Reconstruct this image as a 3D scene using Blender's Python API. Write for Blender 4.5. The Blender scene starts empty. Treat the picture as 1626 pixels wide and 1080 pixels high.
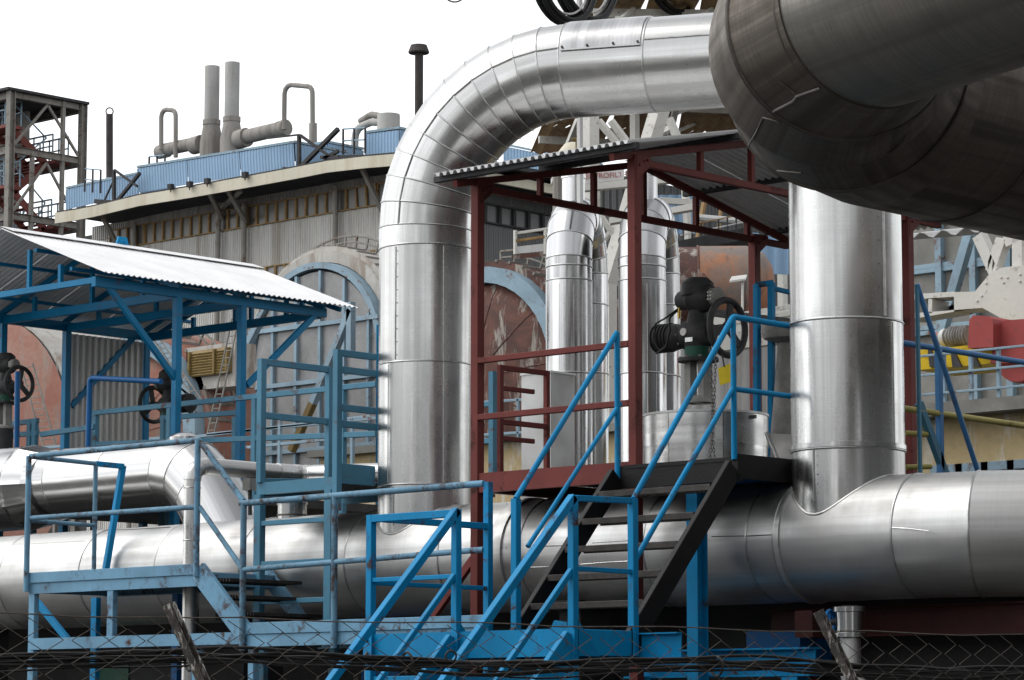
import bpy, math, random
from mathutils import Vector as V, Matrix
random.seed(7)
R = math.radians
scene = bpy.context.scene
col = scene.collection

# ------------------------------------------------------------------ camera, sky, sun, exposure
F = 4750.0; TH = R(43.0); EYE = 1.6
PITCH = math.atan((1150 - 540) / F)
CS, SN = math.cos(TH), math.sin(TH)
CAM = V((26 * SN, -26 * CS, EYE))          # world x runs along the big main pipe, y away from the street
cam = bpy.data.cameras.new('camera'); cam_o = bpy.data.objects.new('camera', cam); col.objects.link(cam_o)
cam.sensor_width = 36; cam.lens = 36 * F / 1626; cam.clip_start = 0.1; cam.clip_end = 3000
cam_o.location = CAM; cam_o.rotation_euler = (R(90) + PITCH, 0, TH)
scene.camera = cam_o

world = bpy.data.worlds.new('World'); scene.world = world; world.use_nodes = True
wn = world.node_tree.nodes; wl = world.node_tree.links
SUN_DIR = V((-0.80, -0.62, 1.35)).normalized()
sky = wn.new('ShaderNodeTexSky'); sky.sky_type = 'NISHITA'; sky.sun_disc = False
sky.sun_elevation = math.asin(SUN_DIR.z); sky.sun_rotation = math.atan2(SUN_DIR.x, SUN_DIR.y)
sky.air_density = 1.0; sky.dust_density = 1.2; sky.ozone_density = 1.0
hs = wn.new('ShaderNodeHueSaturation'); hs.inputs['Saturation'].default_value = 0.10
wl.new(sky.outputs[0], hs.inputs['Color'])
wl.new(hs.outputs[0], wn['Background'].inputs['Color'])
wn['Background'].inputs['Strength'].default_value = 0.15
sun = bpy.data.lights.new('sun', 'SUN'); sun.energy = 0.6; sun.angle = R(40); sun.color = (1, .97, .93)
sun_o = bpy.data.objects.new('sun', sun); col.objects.link(sun_o)
sun_o.rotation_euler = SUN_DIR.to_track_quat('Z', 'Y').to_euler()
vs = scene.view_settings; vs.view_transform = 'Standard'; vs.look = 'None'; vs.gamma = 1; vs.use_curve_mapping = False
vs.exposure = 0.95
scene.cycles.max_bounces = 6; scene.cycles.glossy_bounces = 4; scene.cycles.diffuse_bounces = 3

# ------------------------------------------------------------------ measuring helpers
def ray(px, py):
    a = (px - 813) / F; b = (540 - py) / F
    fy = math.cos(PITCH) - b * math.sin(PITCH); fz = math.sin(PITCH) + b * math.cos(PITCH)
    return V((a * CS - fy * SN, a * SN + fy * CS, fz))
def P(px, py, x=None, y=None, z=None, Y=None):
    """the point seen at a measured place of the photograph, on the plane x=, y=, z= or at distance Y"""
    d = ray(px, py)
    if x is not None: k = (x - CAM.x) / d.x
    elif y is not None: k = (y - CAM.y) / d.y
    elif z is not None: k = (z - CAM.z) / d.z
    else: k = Y / (d.x * -SN + d.y * CS)
    return CAM + d * k
def Pn(px, py, o, n):
    d = ray(px, py); o = V(o); n = V(n)
    return CAM + d * ((o - CAM).dot(n) / d.dot(n))
RIGHT = V((CS, SN, 0)); AWAY = V((-SN, CS, 0))

# ------------------------------------------------------------------ mesh helpers
class MB:
    def __init__(s): s.v = []; s.f = []; s.uv = []
    def add(s, vs_, fs, uvs=None):
        b = len(s.v); s.v += [V(p) for p in vs_]
        for i, f in enumerate(fs):
            s.f.append([b + k for k in f]); s.uv.append(uvs[i] if uvs else None)
        return s
    def box(s, a, b):
        x0, y0, z0 = a; x1, y1, z1 = b
        vs_ = [(x0,y0,z0),(x1,y0,z0),(x1,y1,z0),(x0,y1,z0),(x0,y0,z1),(x1,y0,z1),(x1,y1,z1),(x0,y1,z1)]
        return s.add(vs_, [(0,3,2,1),(4,5,6,7),(0,1,5,4),(1,2,6,5),(2,3,7,6),(3,0,4,7)])
    def hexa(s, p):
        return s.add(p, [(0,3,2,1),(4,5,6,7),(0,1,5,4),(1,2,6,5),(2,3,7,6),(3,0,4,7)])
    def prof(s, p, q, pts, up=(0,0,1)):
        """extrude a closed 2D profile (a sideways, b upwards) from p to q"""
        p = V(p); q = V(q); d = (q - p).normalized(); up = V(up)
        if abs(d.dot(up.normalized())) > .98: up = V((0,1,0)) if abs(d.y) < .9 else V((1,0,0))
        sd = d.cross(up).normalized(); u = sd.cross(d)
        n = len(pts)
        vs_ = [p + sd*a + u*b for a, b in pts] + [q + sd*a + u*b for a, b in pts]
        fs = [(i, (i+1) % n, n + (i+1) % n, n + i) for i in range(n)] + [tuple(reversed(range(n))), tuple(range(n, 2*n))]
        return s.add(vs_, fs)
    def bar(s, p, q, w, h, up=(0,0,1), c=None):
        w /= 2; h /= 2
        if c is None: c = min(.004, w*.3, h*.3)
        return s.prof(p, q, [(-w+c,-h),(w-c,-h),(w,-h+c),(w,h-c),(w-c,h),(-w+c,h),(-w,h-c),(-w,-h+c)], up)
    def chan(s, p, q, h, w, t=.012, up=(0,0,1), side=1):
        pts = [(0,-h/2),(w,-h/2),(w,-h/2+t),(t,-h/2+t),(t,h/2-t),(w,h/2-t),(w,h/2),(0,h/2)]
        if side < 0: pts = [(-a, b) for a, b in reversed(pts)]
        return s.prof(p, q, pts, up)
    def ibeam(s, p, q, h, w, t=.012, up=(0,0,1)):
        a, b = w/2, h/2
        return s.prof(p, q, [(-a,-b),(a,-b),(a,-b+t),(t/2,-b+t),(t/2,b-t),(a,b-t),(a,b),(-a,b),(-a,b-t),(-t/2,b-t),(-t/2,-b+t),(-a,-b+t)], up)
    def tube(s, pts, r, n=10, caps=True):
        rings = rings_of(pts, r, n)
        return s.rings(rings, caps)
    def rings(s, rings, caps=True, closed=True):
        n = len(rings[0]); vs_ = [p for rg in rings for p in rg]; fs = []; uvs = []
        ln = 0
        for i in range(len(rings) - 1):
            l2 = ln + (sum(rings[i+1], V()) / n - sum(rings[i], V()) / n).length
            c = sum(rings[i], V()) / n; rad = (rings[i][0] - c).length
            for k in range(n if closed else n - 1):
                k2 = (k + 1) % n
                fs.append((i*n+k, i*n+k2, (i+1)*n+k2, (i+1)*n+k))
                a0 = k / n * 2*math.pi*rad; a1 = (k+1) / n * 2*math.pi*rad
                uvs.append([(a0, ln), (a1, ln), (a1, l2), (a0, l2)])
            ln = l2
        if caps:
            fs.append(tuple(reversed(range(n)))); uvs.append([(0,0)] * n)
            fs.append(tuple(range((len(rings)-1)*n, len(rings)*n))); uvs.append([(0,0)] * n)
        return s.add(vs_, fs, uvs)
    def lathe(s, o, ax, prof, n=24, caps=True):
        """profile = list of (radius, height along ax)"""
        o = V(o); ax = V(ax).normalized(); t = V((0,0,1)) if abs(ax.z) < .9 else V((1,0,0))
        a = ax.cross(t).normalized(); b = ax.cross(a)
        rg = [[o + ax*h + (a*math.cos(2*math.pi*k/n) + b*math.sin(2*math.pi*k/n))*max(r, 1e-4) for k in range(n)] for r, h in prof]
        return s.rings(rg, caps)
    def torus(s, o, ax, rad, r, n=28, m=8, a0=0, a1=2*math.pi):
        o = V(o); ax = V(ax).normalized(); t = V((0,0,1)) if abs(ax.z) < .9 else V((1,0,0))
        a = ax.cross(t).normalized(); b = ax.cross(a); vs_ = []; fs = []
        full = abs(a1 - a0 - 2*math.pi) < 1e-4; nn = n if full else n + 1
        for i in range(nn):
            th = a0 + (a1 - a0)*i/n; rd = a*math.cos(th) + b*math.sin(th)
            for j in range(m):
                ph = 2*math.pi*j/m; vs_.append(o + rd*(rad + r*math.cos(ph)) + ax*(r*math.sin(ph)))
        for i in range(n):
            i2 = (i + 1) % nn
            for j in range(m): fs.append((i*m+j, i*m+(j+1) % m, i2*m+(j+1) % m, i2*m+j))
        return s.add(vs_, fs)
    def bead(s, ring, r, axis, m=6):
        """round bead running round a closed ring of points"""
        c = sum(ring, V()) / len(ring); n = len(ring); vs_ = []; fs = []; axis = V(axis).normalized()
        for p in ring:
            rd = (p - c).normalized()
            for j in range(m):
                ph = 2*math.pi*j/m; vs_.append(p + rd*(r*math.cos(ph)) + axis*(r*math.sin(ph)))
        for i in range(n):
            for j in range(m): fs.append((i*m+j, ((i+1) % n)*m+j, ((i+1) % n)*m+(j+1) % m, i*m+(j+1) % m))
        return s.add(vs_, fs)
    def sheet(s, o, a, b, pitch, amp, t=.004, steps=6, trap=False):
        """corrugated sheet: corrugations repeat along a, run along b"""
        o = V(o); a = V(a); b = V(b); nrm = a.cross(b).normalized(); n = max(2, int(round(a.length / pitch)) * steps); top = []
        for i in range(n + 1):
            f = i / n; ph = f * n / steps
            if trap:
                fr = ph % 1; h = amp * (1 if fr < .34 else (0 if .5 <= fr < .84 else (1 - (fr-.34)/.16 if fr < .5 else (fr-.84)/.16)))
            else: h = amp * .5 * (1 + math.sin(2*math.pi*ph))
            top.append((f, h))
        vs_ = []
        for f, h in top:
            p = o + a*f + nrm*h
            vs_ += [p, p + b, p - nrm*t, p + b - nrm*t]
        fs = []
        for i in range(n):
            k = 4*i; fs += [(k, k+4, k+5, k+1), (k+2, k+3, k+7, k+6), (k, k+2, k+6, k+4), (k+1, k+5, k+7, k+3)]
        fs += [(0,1,3,2), (4*n, 4*n+2, 4*n+3, 4*n+1)]
        return s.add(vs_, fs)
    def plate(s, pts, t, nrm=None):
        """flat polygon plate of thickness t"""
        pts = [V(p) for p in pts]; n = len(pts)
        nn = V(nrm).normalized() if nrm is not None else (pts[1]-pts[0]).cross(pts[2]-pts[0]).normalized()
        vs_ = pts + [p - nn*t for p in pts]
        fs = [tuple(range(n)), tuple(reversed(range(n, 2*n)))] + [(i, n+i, n+(i+1) % n, (i+1) % n) for i in range(n)]
        return s.add(vs_, fs)
    def build(s, name, m, parent=None, smooth=35, kind=None, label=None):
        me = bpy.data.meshes.new(name)
        off = V(parent['_o']) if parent is not None and '_o' in parent else V((0,0,0))
        me.from_pydata([tuple(p - off) for p in s.v], [], s.f)
        if any(u is not None for u in s.uv):
            ul = me.uv_layers.new(name='UVMap'); i = 0; flat = []
            for f, u in zip(s.f, s.uv):
                for k in range(len(f)): flat += list(u[k]) if u else [0, 0]
            ul.data.foreach_set('uv', flat)
        me.materials.append(m); me.update()
        if smooth:
            me.shade_smooth(); me.set_sharp_from_angle(angle=R(smooth))
        o = bpy.data.objects.new(name, me); col.objects.link(o)
        if parent is not None:
            o.parent = parent
            o['_o'] = tuple(off)
        if kind: o['kind'] = kind
        if label: o['label'] = label
        return o

def rings_of(pts, r, n):
    pts = [V(p) for p in pts]
    d = (pts[1] - pts[0]).normalized(); t = V((0,0,1)) if abs(d.z) < .9 else V((1,0,0))
    a = d.cross(t).normalized(); b = d.cross(a)
    out = [[pts[0] + (a*math.cos(2*math.pi*k/n) + b*math.sin(2*math.pi*k/n))*r for k in range(n)]]
    for i in range(1, len(pts)):
        d = (pts[i] - pts[i-1]).normalized()
        nm = d if i == len(pts)-1 else (d + (pts[i+1] - pts[i]).normalized()).normalized()
        out.append([p + d * ((pts[i] - p).dot(nm) / d.dot(nm)) for p in out[-1]])
    return out

def fillet(pts, r, k=6):
    pts = [V(p) for p in pts]; out = [pts[0]]
    for i in range(1, len(pts)-1):
        a = (pts[i-1] - pts[i]).normalized(); b = (pts[i+1] - pts[i]).normalized()
        ang = a.angle(b); tl = r / math.tan(ang/2)
        c = pts[i] + (a + b).normalized() * (r / math.sin(ang/2))
        p0 = pts[i] + a*tl - c; p1 = pts[i] + b*tl - c; w = p0.angle(p1)
        for j in range(k+1):
            f = j/k; out.append(c + (p0*math.sin((1-f)*w) + p1*math.sin(f*w))/math.sin(w))
    return out + [pts[-1]]

def thing(name, label, cat, loc, group=None):
    o = bpy.data.objects.new(name, None); col.objects.link(o); o.empty_display_size = .3
    o.location = loc; o['label'] = label; o['category'] = cat; o['_o'] = tuple(loc)
    if group: o['group'] = group
    return o
def tag(o, label, cat, group=None):
    o['label'] = label; o['category'] = cat
    if group: o['group'] = group
    return o
def single(mb, name, m, label, cat, group=None, smooth=35):
    return tag(mb.build(name, m, None, smooth), label, cat, group)
def dup(o, delta, label=None, parent=None):
    c = o.copy(); col.objects.link(c)
    if parent is None:
        c.location = V(o.location) + V(delta)
        if label: c['label'] = label
        if '_o' in c: c['_o'] = tuple(c.location)
    else: c.parent = parent
    for ch in list(o.children): dup(ch, delta, None, c)
    return c

# ------------------------------------------------------------------ materials
class NT:
    def __init__(s, name):
        s.m = bpy.data.materials.new(name); s.m.use_nodes = True
        s.t = s.m.node_tree; s.b = s.t.nodes['Principled BSDF']
    def n(s, kind, **kw):
        nd = s.t.nodes.new('ShaderNode' + kind)
        for k, v in kw.items(): setattr(nd, k, v)
        return nd
    def l(s, a, b): s.t.links.new(a, b)
    def coord(s, scale=(1,1,1), uv=False):
        tc = s.n('TexCoord'); mp = s.n('Mapping'); mp.inputs['Scale'].default_value = scale
        s.l(tc.outputs['UV' if uv else 'Object'], mp.inputs['Vector'])
        oi = s.n('ObjectInfo'); mu = s.n('MapRange'); mu.inputs[3].default_value = 0; mu.inputs[4].default_value = 37.0
        s.l(oi.outputs['Random'], mu.inputs[0])
        ad = s.n('VectorMath', operation='ADD'); s.l(mp.outputs[0], ad.inputs[0]); s.l(mu.outputs[0], ad.inputs[1])
        return ad.outputs[0]
    def noise(s, vec, scale, detail=4, rough=.55, dist=0):
        nz = s.n('TexNoise'); nz.inputs['Scale'].default_value = scale; nz.inputs['Detail'].default_value = detail
        nz.inputs['Roughness'].default_value = rough; nz.inputs['Distortion'].default_value = dist
        s.l(vec, nz.inputs['Vector']); return nz.outputs['Fac']
    def ramp(s, fac, stops):
        r = s.n('ValToRGB'); e = r.color_ramp.elements
        while len(e) < len(stops): e.new(.5)
        for k, (p, c) in zip(e, stops):
            k.position = p; k.color = (*c, 1) if len(c) == 3 else c
        s.l(fac, r.inputs[0]); return r.outputs[0]
    def rng(s, fac, a, b, c, d):
        m = s.n('MapRange'); s.l(fac, m.inputs[0])
        for i, v in enumerate((a, b, c, d)): m.inputs[i+1].default_value = v
        return m.outputs[0]
    def mix(s, fac, a, b, mode='MIX'):
        m = s.n('Mix', data_type='RGBA', blend_type=mode)
        for sock, v in ((m.inputs[0], fac), (m.inputs[6], a), (m.inputs[7], b)):
            if isinstance(v, (int, float)): sock.default_value = v
            elif isinstance(v, tuple): sock.default_value = (*v, 1)
            else: s.l(v, sock)
        return m.outputs[2]
    def bump(s, h, strength, dist=.01, prev=None):
        b = s.n('Bump'); b.inputs['Strength'].default_value = strength; b.inputs['Distance'].default_value = dist
        s.l(h, b.inputs['Height'])
        if prev is not None: s.l(prev, b.inputs['Normal'])
        return b.outputs[0]
    def out(s, color=None, rough=None, normal=None, metal=None, spec=None):
        for k, v in (('Base Color', color), ('Roughness', rough), ('Normal', normal), ('Metallic', metal), ('Specular IOR Level', spec)):
            if v is None: continue
            if isinstance(v, (int, float)): s.b.inputs[k].default_value = v
            elif isinstance(v, tuple): s.b.inputs[k].default_value = (*v, 1)
            else: s.l(v, s.b.inputs[k])
        return s.m

def paint(name, c, rust=.3, rough=.42, chip=(.20, .075, .03), fade=.25, scale=1.0):
    s = NT(name); vec = s.coord()
    big = s.noise(vec, 1.3*scale, 5); fine = s.noise(vec, 14*scale, 6, .7); mid = s.noise(vec, 5*scale, 5, .65, .4)
    lo = tuple(x*(1-fade*.7) for x in c); hi = tuple(min(1, x*(1+fade*.6) + .003) for x in c)
    base = s.mix(s.rng(big, .3, .7, 0, 1), lo, hi)
    base = s.mix(s.rng(fine, .35, .75, 0, .22), base, tuple(x*.6 for x in c))
    m = s.n('Math', operation='MULTIPLY'); s.l(s.rng(mid, .60 - .20*rust, .66 - .14*rust, 0, 1), m.inputs[0])
    loc = s.n('Math', operation='MULTIPLY'); s.l(s.rng(fine, .42, .58, 0, 1), loc.inputs[0]); s.l(s.rng(s.noise(vec, 2.3*scale, 3, .5), .44, .58, .05, 1), loc.inputs[1])
    s.l(loc.outputs[0], m.inputs[1])
    chipc = s.mix(s.noise(vec, 40, 3), tuple(x*.4 for x in chip), chip)
    runs = s.noise(s.coord((9*scale, 9*scale, .9*scale)), 1.5, 4, .6)
    base = s.mix(s.rng(runs, .60, .72, 0, min(.7, rust*.75)), base, tuple(a_*.5+b_*.5 for a_, b_ in zip(c, chip)))
    colr = s.mix(m.outputs[0], base, chipc)
    r = s.mix(m.outputs[0], (rough,)*3, (.85,)*3)
    return s.out(colr, r, s.bump(fine, .12, .003), 0, .16)

def metal_jacket(name, tint=(.56,.56,.55), rough=.225, wave=1.1, brush=.3, dirt=.25, streak=.5, dirtc=(.42, .40, .37)):
    """aluminium cladding sheet; UV in metres: u round the pipe, v along it"""
    s = NT(name); uv = s.coord((1, 1, 1), True); st = s.coord((9, .06, 1), True); br = s.coord((.6, 60, 1), True)
    ob = s.coord((1, 1, 1))
    streaks = s.noise(st, 1.0, 5, .6); brushn = s.noise(br, 1.0, 4, .7); cloud = s.noise(ob, 2.2, 5, .6)
    spots = s.noise(ob, 22, 4, .7)
    oi = s.n('ObjectInfo')
    c = s.mix(s.rng(streaks, .42, .60, 0, streak), tint, tuple(x*.50 for x in tint))  # dark axial streaks in the colour stand for mirrored stripes
    c = s.mix(s.rng(brushn, .35, .7, 0, min(.6, brush*.35)), c, tuple(x*.45 for x in tint))
    c = s.mix(s.rng(cloud, .45, .75, 0, dirt), c, dirtc)
    c = s.mix(s.rng(oi.outputs['Random'], 0, 1, 0, .16), c, tuple(x*.7 for x in tint))
    c = s.mix(s.rng(spots, .70, .80, 0, .22*dirt/.25), c, tuple(x*.4 for x in tint))
    r = s.rng(cloud, .3, .75, rough*.8, rough*1.55)
    rr = s.n('Math', operation='ADD'); s.l(r, rr.inputs[0]); s.l(s.rng(streaks, .35, .7, -.03, .10), rr.inputs[1])
    wv = s.noise(s.coord((2.6, .22, 1), True), 1.0, 3, .5)
    nrm = s.bump(wv, .35*wave, .04); nrm = s.bump(brushn, .12*brush, .004, nrm); nrm = s.bump(streaks, .05*wave, .01, nrm)
    return s.out(c, rr.outputs[0], nrm, 1.0)

def flat(name, c, rough=.7, var=.25, scale=2.0, metal=0, bump=.15, dark=None):
    s = NT(name); vec = s.coord(); a = s.noise(vec, scale, 6, .6); f = s.noise(vec, scale*9, 5, .7)
    lo = dark or tuple(x*(1-var) for x in c); hi = tuple(min(1, x*(1+var*.5)) for x in c)
    cc = s.mix(s.rng(a, .32, .68, 0, 1), lo, hi); cc = s.mix(s.rng(f, .4, .75, 0, var), cc, tuple(x*.5 for x in c))
    return s.out(cc, rough, s.bump(f, bump, .01), metal, None if metal else .22)

def streaked(name, c, stain=(.22,.17,.12), amount=.5, rough=.65, metal=0, wave=None, scale=1.0):
    """weather-streaked sheet: vertical runs; wave = corrugation pitch in metres"""
    s = NT(name); v1 = s.coord((3*scale, 3*scale, .18*scale)); v2 = s.coord()
    a = s.noise(v1, 1.6, 6, .65); b = s.noise(v2, .5*scale, 5, .6); f = s.noise(v2, 18, 4, .7)
    cc = s.mix(s.rng(b, .3, .7, 0, 1), tuple(x*.82 for x in c), tuple(min(1, x*1.08) for x in c))
    cc = s.mix(s.rng(a, .48, .72, 0, amount), cc, stain); cc = s.mix(s.rng(f, .5, .8, 0, .2), cc, tuple(x*.6 for x in stain))
    nrm = s.bump(f, .08, .01)
    if wave:
        tc = s.n('TexCoord'); sx = s.n('SeparateXYZ'); s.l(tc.outputs['Object'], sx.inputs[0])
        ad = s.n('Math', operation='ADD'); s.l(sx.outputs[0], ad.inputs[0]); s.l(sx.outputs[1], ad.inputs[1])
        mu = s.n('Math', operation='MULTIPLY'); s.l(ad.outputs[0], mu.inputs[0]); mu.inputs[1].default_value = 2*math.pi/wave
        si = s.n('Math', operation='SINE'); s.l(mu.outputs[0], si.inputs[0])
        nrm = s.bump(si.outputs[0], 1.0, wave*.22, nrm)
    return s.out(cc, rough, nrm, metal, .3)

M = {}
M['alu'] = metal_jacket('aluminium_jacket')
M['alu_new'] = metal_jacket('bright_aluminium', (.55,.55,.55), .17, 1.0, .1, .15, .75)
M['alu_dull'] = metal_jacket('dull_aluminium', (.55,.55,.54), .40, .8, .45, .4, .4)
M['alu_old'] = metal_jacket('tarnished_shaded_aluminium', (.185,.16,.135), .52, 1.2, 2.4, .5, 1.0, (.07,.058,.048))  # tarnish, with backlit shade also put into the dark tint
M['alu_grey'] = metal_jacket('weathered_grey_aluminium', (.24,.228,.205), .5, .8, 1.6, .4, .7, (.14,.125,.11))
M['bead'] = flat('bead_metal', (.45,.45,.44), .35, .3, 6, 1.0, .1)
M['bead_mid'] = flat('grey_strap', (.16,.15,.14), .6, .4, 6, .5, .2)
M['bead_dark'] = flat('dark_bead', (.10,.09,.08), .5, .4, 6, .8, .1)
M['blue'] = paint('bright_blue_paint', (.001,.20,.42), .30, .5, (.09,.05,.035))
M['blue_pale'] = paint('faded_blue_paint', (.135,.285,.41), .55, .5, (.10,.05,.03), fade=.35)
M['blue_rust'] = paint('rusted_blue_rail', (.115,.235,.33), .85, .55, (.085,.045,.03), fade=.45, scale=1.6)
M['blue_mid'] = paint('grey_blue_paint', (.07,.205,.30), .2, .45)
M['blue_deep'] = paint('deep_blue_paint', (.006,.085,.24), .05, .35)
M['blue_shed'] = paint('shed_blue_paint', (.001,.15,.31), .06, .4)
M['red'] = paint('red_oxide_paint', (.135,.030,.025), .22, .55, (.055,.025,.02), .4)
M['red_machine'] = paint('machine_red_paint', (.33,.065,.06), .05, .5, (.2,.1,.08))
M['stair_red'] = paint('faded_red_stair', (.20,.060,.050), .3, .6, (.10,.05,.04))
M['red_shaded'] = flat('shaded_red_steel', (.05,.012,.010), .6, .4, 4)  # red darkened to paint in the shade under the main pipe
M['street_render'] = streaked('pale_street_wall', (.66,.65,.62), (.40,.37,.33), .4, .8)
M['galv_bright'] = streaked('bare_galvanised_sheet', (.78,.78,.77), (.50,.47,.43), .4, .45, .25)
M['black'] = flat('black_steel', (.008,.008,.0085), .55, .5, 7, 0, .3)
M['grate'] = flat('grating_steel', (.045,.040,.036), .55, .5, 9, .5, .3)
M['steel_grey'] = paint('old_grey_steel', (.22,.21,.19), .5, .6, (.14,.08,.05))
M['steel_dark'] = flat('sooty_steel', (.045,.045,.047), .65, .5, 3)
M['white_roof'] = flat('white_roof_sheet', (.72,.72,.72), .5, .12, 1.6)
M['galv'] = streaked('galvanised_sheet', (.55,.55,.54), (.30,.26,.21), .4, .55, .1)
M['galv_dark'] = streaked('dirty_sheet', (.42,.42,.415), (.22,.20,.17), .5, .6, .1)
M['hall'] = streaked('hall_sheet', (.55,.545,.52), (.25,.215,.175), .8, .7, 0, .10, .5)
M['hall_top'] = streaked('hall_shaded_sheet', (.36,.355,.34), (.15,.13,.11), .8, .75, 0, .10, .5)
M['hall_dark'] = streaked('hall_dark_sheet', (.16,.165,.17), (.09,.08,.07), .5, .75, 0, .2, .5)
M['light_blue'] = streaked('light_blue_sheet', (.25,.385,.54), (.18,.27,.39), .4, .6, 0, None, .5)
M['frame_blue'] = paint('pale_blue_frame', (.24,.34,.41), .35, .55)
M['cream'] = streaked('cream_beam', (.56,.53,.43), (.33,.25,.15), .45, .7, 0, None, .6)
M['ochre'] = flat('ochre_frame', (.30,.19,.075), .6, .4, 6)
M['louvre'] = flat('yellow_louvre', (.20,.14,.05), .6, .3, 4)
M['white'] = paint('white_steel_paint', (.56,.55,.51), .15, .5, (.25,.2,.15), .12)
M['concrete'] = flat('stained_concrete', (.24,.235,.215), .85, .35, 1.5)
M['plinth'] = flat('shade_black_concrete', (.030,.030,.029), .9, .4, 1.5)  # near-black colour stands for the shade below the pipes
M['asphalt'] = flat('asphalt', (.10,.098,.095), .9, .3, .8)
M['chim'] = streaked('asbestos_cement', (.40,.395,.38), (.22,.20,.17), .6, .85, 0, None, 1.5)
M['duct'] = streaked('sooty_duct', (.27,.255,.235), (.13,.105,.08), .8, .8, 0, None, 1.5)
M['pipe_dark'] = flat('dark_flue', (.055,.048,.046), .7, .4, 3)
M['castdark'] = flat('dark_cast_iron', (.038,.038,.039), .6, .6, 6)
M['castgrey'] = flat('grey_cast_iron', (.24,.235,.22), .6, .35, 6)
M['green'] = flat('green_paint', (.01,.07,.045), .45, .3, 6)
M['yellow'] = flat('yellow_paint', (.62,.47,.01), .45, .15, 4)
M['rail_blue'] = paint('mid_blue_rail', (.06,.19,.40), .2, .5, (.09,.05,.035))
M['yellow_rail'] = paint('yellow_pipe_paint', (.38,.33,.10), .3, .5)
M['tyre_black'] = flat('black_band', (.02,.02,.02), .5, .3, 5)
M['rubber'] = flat('cable_sheath', (.018,.017,.016), .55, .5, 20)
M['wire'] = flat('rusty_wire', (.105,.09,.078), .6, .5, 30, .5)
M['chain'] = flat('chain_steel', (.12,.115,.11), .45, .4, 20, .8)
M['brass'] = flat('brass', (.45,.30,.08), .35, .2, 8, .9)
M['lamp'] = flat('lamp_housing', (.5,.5,.48), .4, .1, 4)

def glass_mat(name, c):
    s = NT(name); vec = s.coord(); a = s.noise(vec, 1.2, 5, .6); f = s.noise(vec, 7, 5, .7)
    cc = s.mix(s.rng(a, .3, .7, 0, 1), tuple(x*.55 for x in c), c); cc = s.mix(s.rng(f, .5, .8, 0, .3), cc, tuple(min(1, x*1.8) for x in c))
    return s.out(cc, .35, s.bump(f, .05, .01), 0, .5)
M['pane'] = glass_mat('dusty_glass', (.10,.095,.085))
M['pane_grey'] = glass_mat('grey_wired_glass', (.25,.25,.25))
M['pane_dark'] = glass_mat('dark_glass', (.05,.052,.055))

def rusty(name, a, b, c, scale, lo=.42, hi=.58):
    s = NT(name); vec = s.coord(); n1 = s.noise(vec, scale, 8, .68, .8); st = s.noise(s.coord((2.5,2.5,.5)), scale*1.4, 6, .7, .5); f = s.noise(vec, scale*14, 5, .7)
    cc = s.mix(s.rng(n1, lo, hi, 0, 1), a, b); cc = s.mix(s.rng(st, .54, .62, 0, .85), cc, c); cc = s.mix(s.rng(f, .45, .75, 0, .35), cc, tuple(x*.5 for x in a))
    return s.out(cc, .75, s.bump(n1, .3, .03), 0, .3)
M['rust_head'] = rusty('flaking_rust', (.075,.040,.034), (.14,.060,.045), (.34,.32,.28), 1.1)
M['rust_red'] = rusty('red_primer_drum', (.27,.115,.085), (.30,.17,.13), (.24,.21,.185), .7)
M['rust_tank'] = rusty('rusting_tank', (.20,.165,.145), (.36,.15,.07), (.09,.075,.07), .8)
M['vault'] = rusty('weathered_vault', (.46,.45,.42), (.38,.36,.33), (.26,.21,.17), .6)
M['stake'] = rusty('peeling_stake', (.05,.045,.04), (.10,.085,.07), (.60,.58,.54), 14, .45, .6)
M['plaster'] = rusty('peeling_plaster', (.52,.41,.22), (.48,.37,.20), (.60,.57,.50), .9)
M['canopy'] = streaked('brown_canopy_sheet', (.33,.215,.10), (.10,.065,.04), .9, .75, 0, None, .6)

M['machine_yellow'] = paint('machine_yellow', (.52,.36,.012), .3, .5)
M['sign_white'] = flat('sign_enamel', (.62,.60,.58), .5, .12, 5)
M['sign_red'] = flat('sign_red_letters', (.36,.12,.11), .5, .1, 5)

# ------------------------------------------------------------------ ground
g = MB().plate([(-400,-300,0),(300,-300,0),(300,300,0),(-400,300,0)], .5, (0,0,1))
g.build('ground', M['asphalt'], None, 0, 'structure')

# works road side opposite the plant: unseen halls added for their reflections in the jackets
def mirrored_hall(x0, x1, y0, y1, h, label):
    t = thing('mirrored_hall', label, 'building', (x0, y1, 0), 'unseen halls added for reflections')
    MB().box((x0,y0,0),(x1,y1,h)).build('wall', M['street_render' if y1 < 0 else 'hall_dark'], t, 0)
    MB().box((x0-.3,y0-.3,h),(x1+.3,y1+.3,h+.25)).build('roof', M['steel_dark'], t, 0)
    for i in range(int((x1-x0)/4)):
        MB().box((x0+1+i*4, y1, h*.55),(x0+3.4+i*4, y1+.06, h*.8)).build('window', M['pane_dark'], t, 0)
        if i % 3 != 2: MB().box((x0+.6+i*4+(i%2)*.9, y1, .05),(x0+(2.0 if i % 2 else 3.2)+i*4, y1+.08, h*(.42 if i % 2 else .5))).build('gate', M['steel_grey'], t, 0)  # gates and pilasters added to stripe the pipe reflections
        MB().box((x0-.25+i*4, y1, 0),(x0+.15+i*4, y1+.3, h)).build('pilaster', M['steel_grey'], t, 0)
mirrored_hall(-40, 6, -52, -38, 8.5, 'unseen long grey sheet hall added across the street with a dark window row')
mirrored_hall(12, 60, -58, -42, 11, 'unseen taller grey sheet hall added across the street, right of the long hall')
mirrored_hall(24, 46, -12, 30, 12, 'unseen tall grey sheet hall added on the right to darken reflections')

# added plinth carrying the plant behind the main pipe, its black stands for shade
single(MB().box((-30, .62, 0), (16, 11, 2.68)), 'equipment_plinth', M['plinth'], 'added concrete plinth behind and below the main pipe, blackened for shade', 'plinth', smooth=0)

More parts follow.
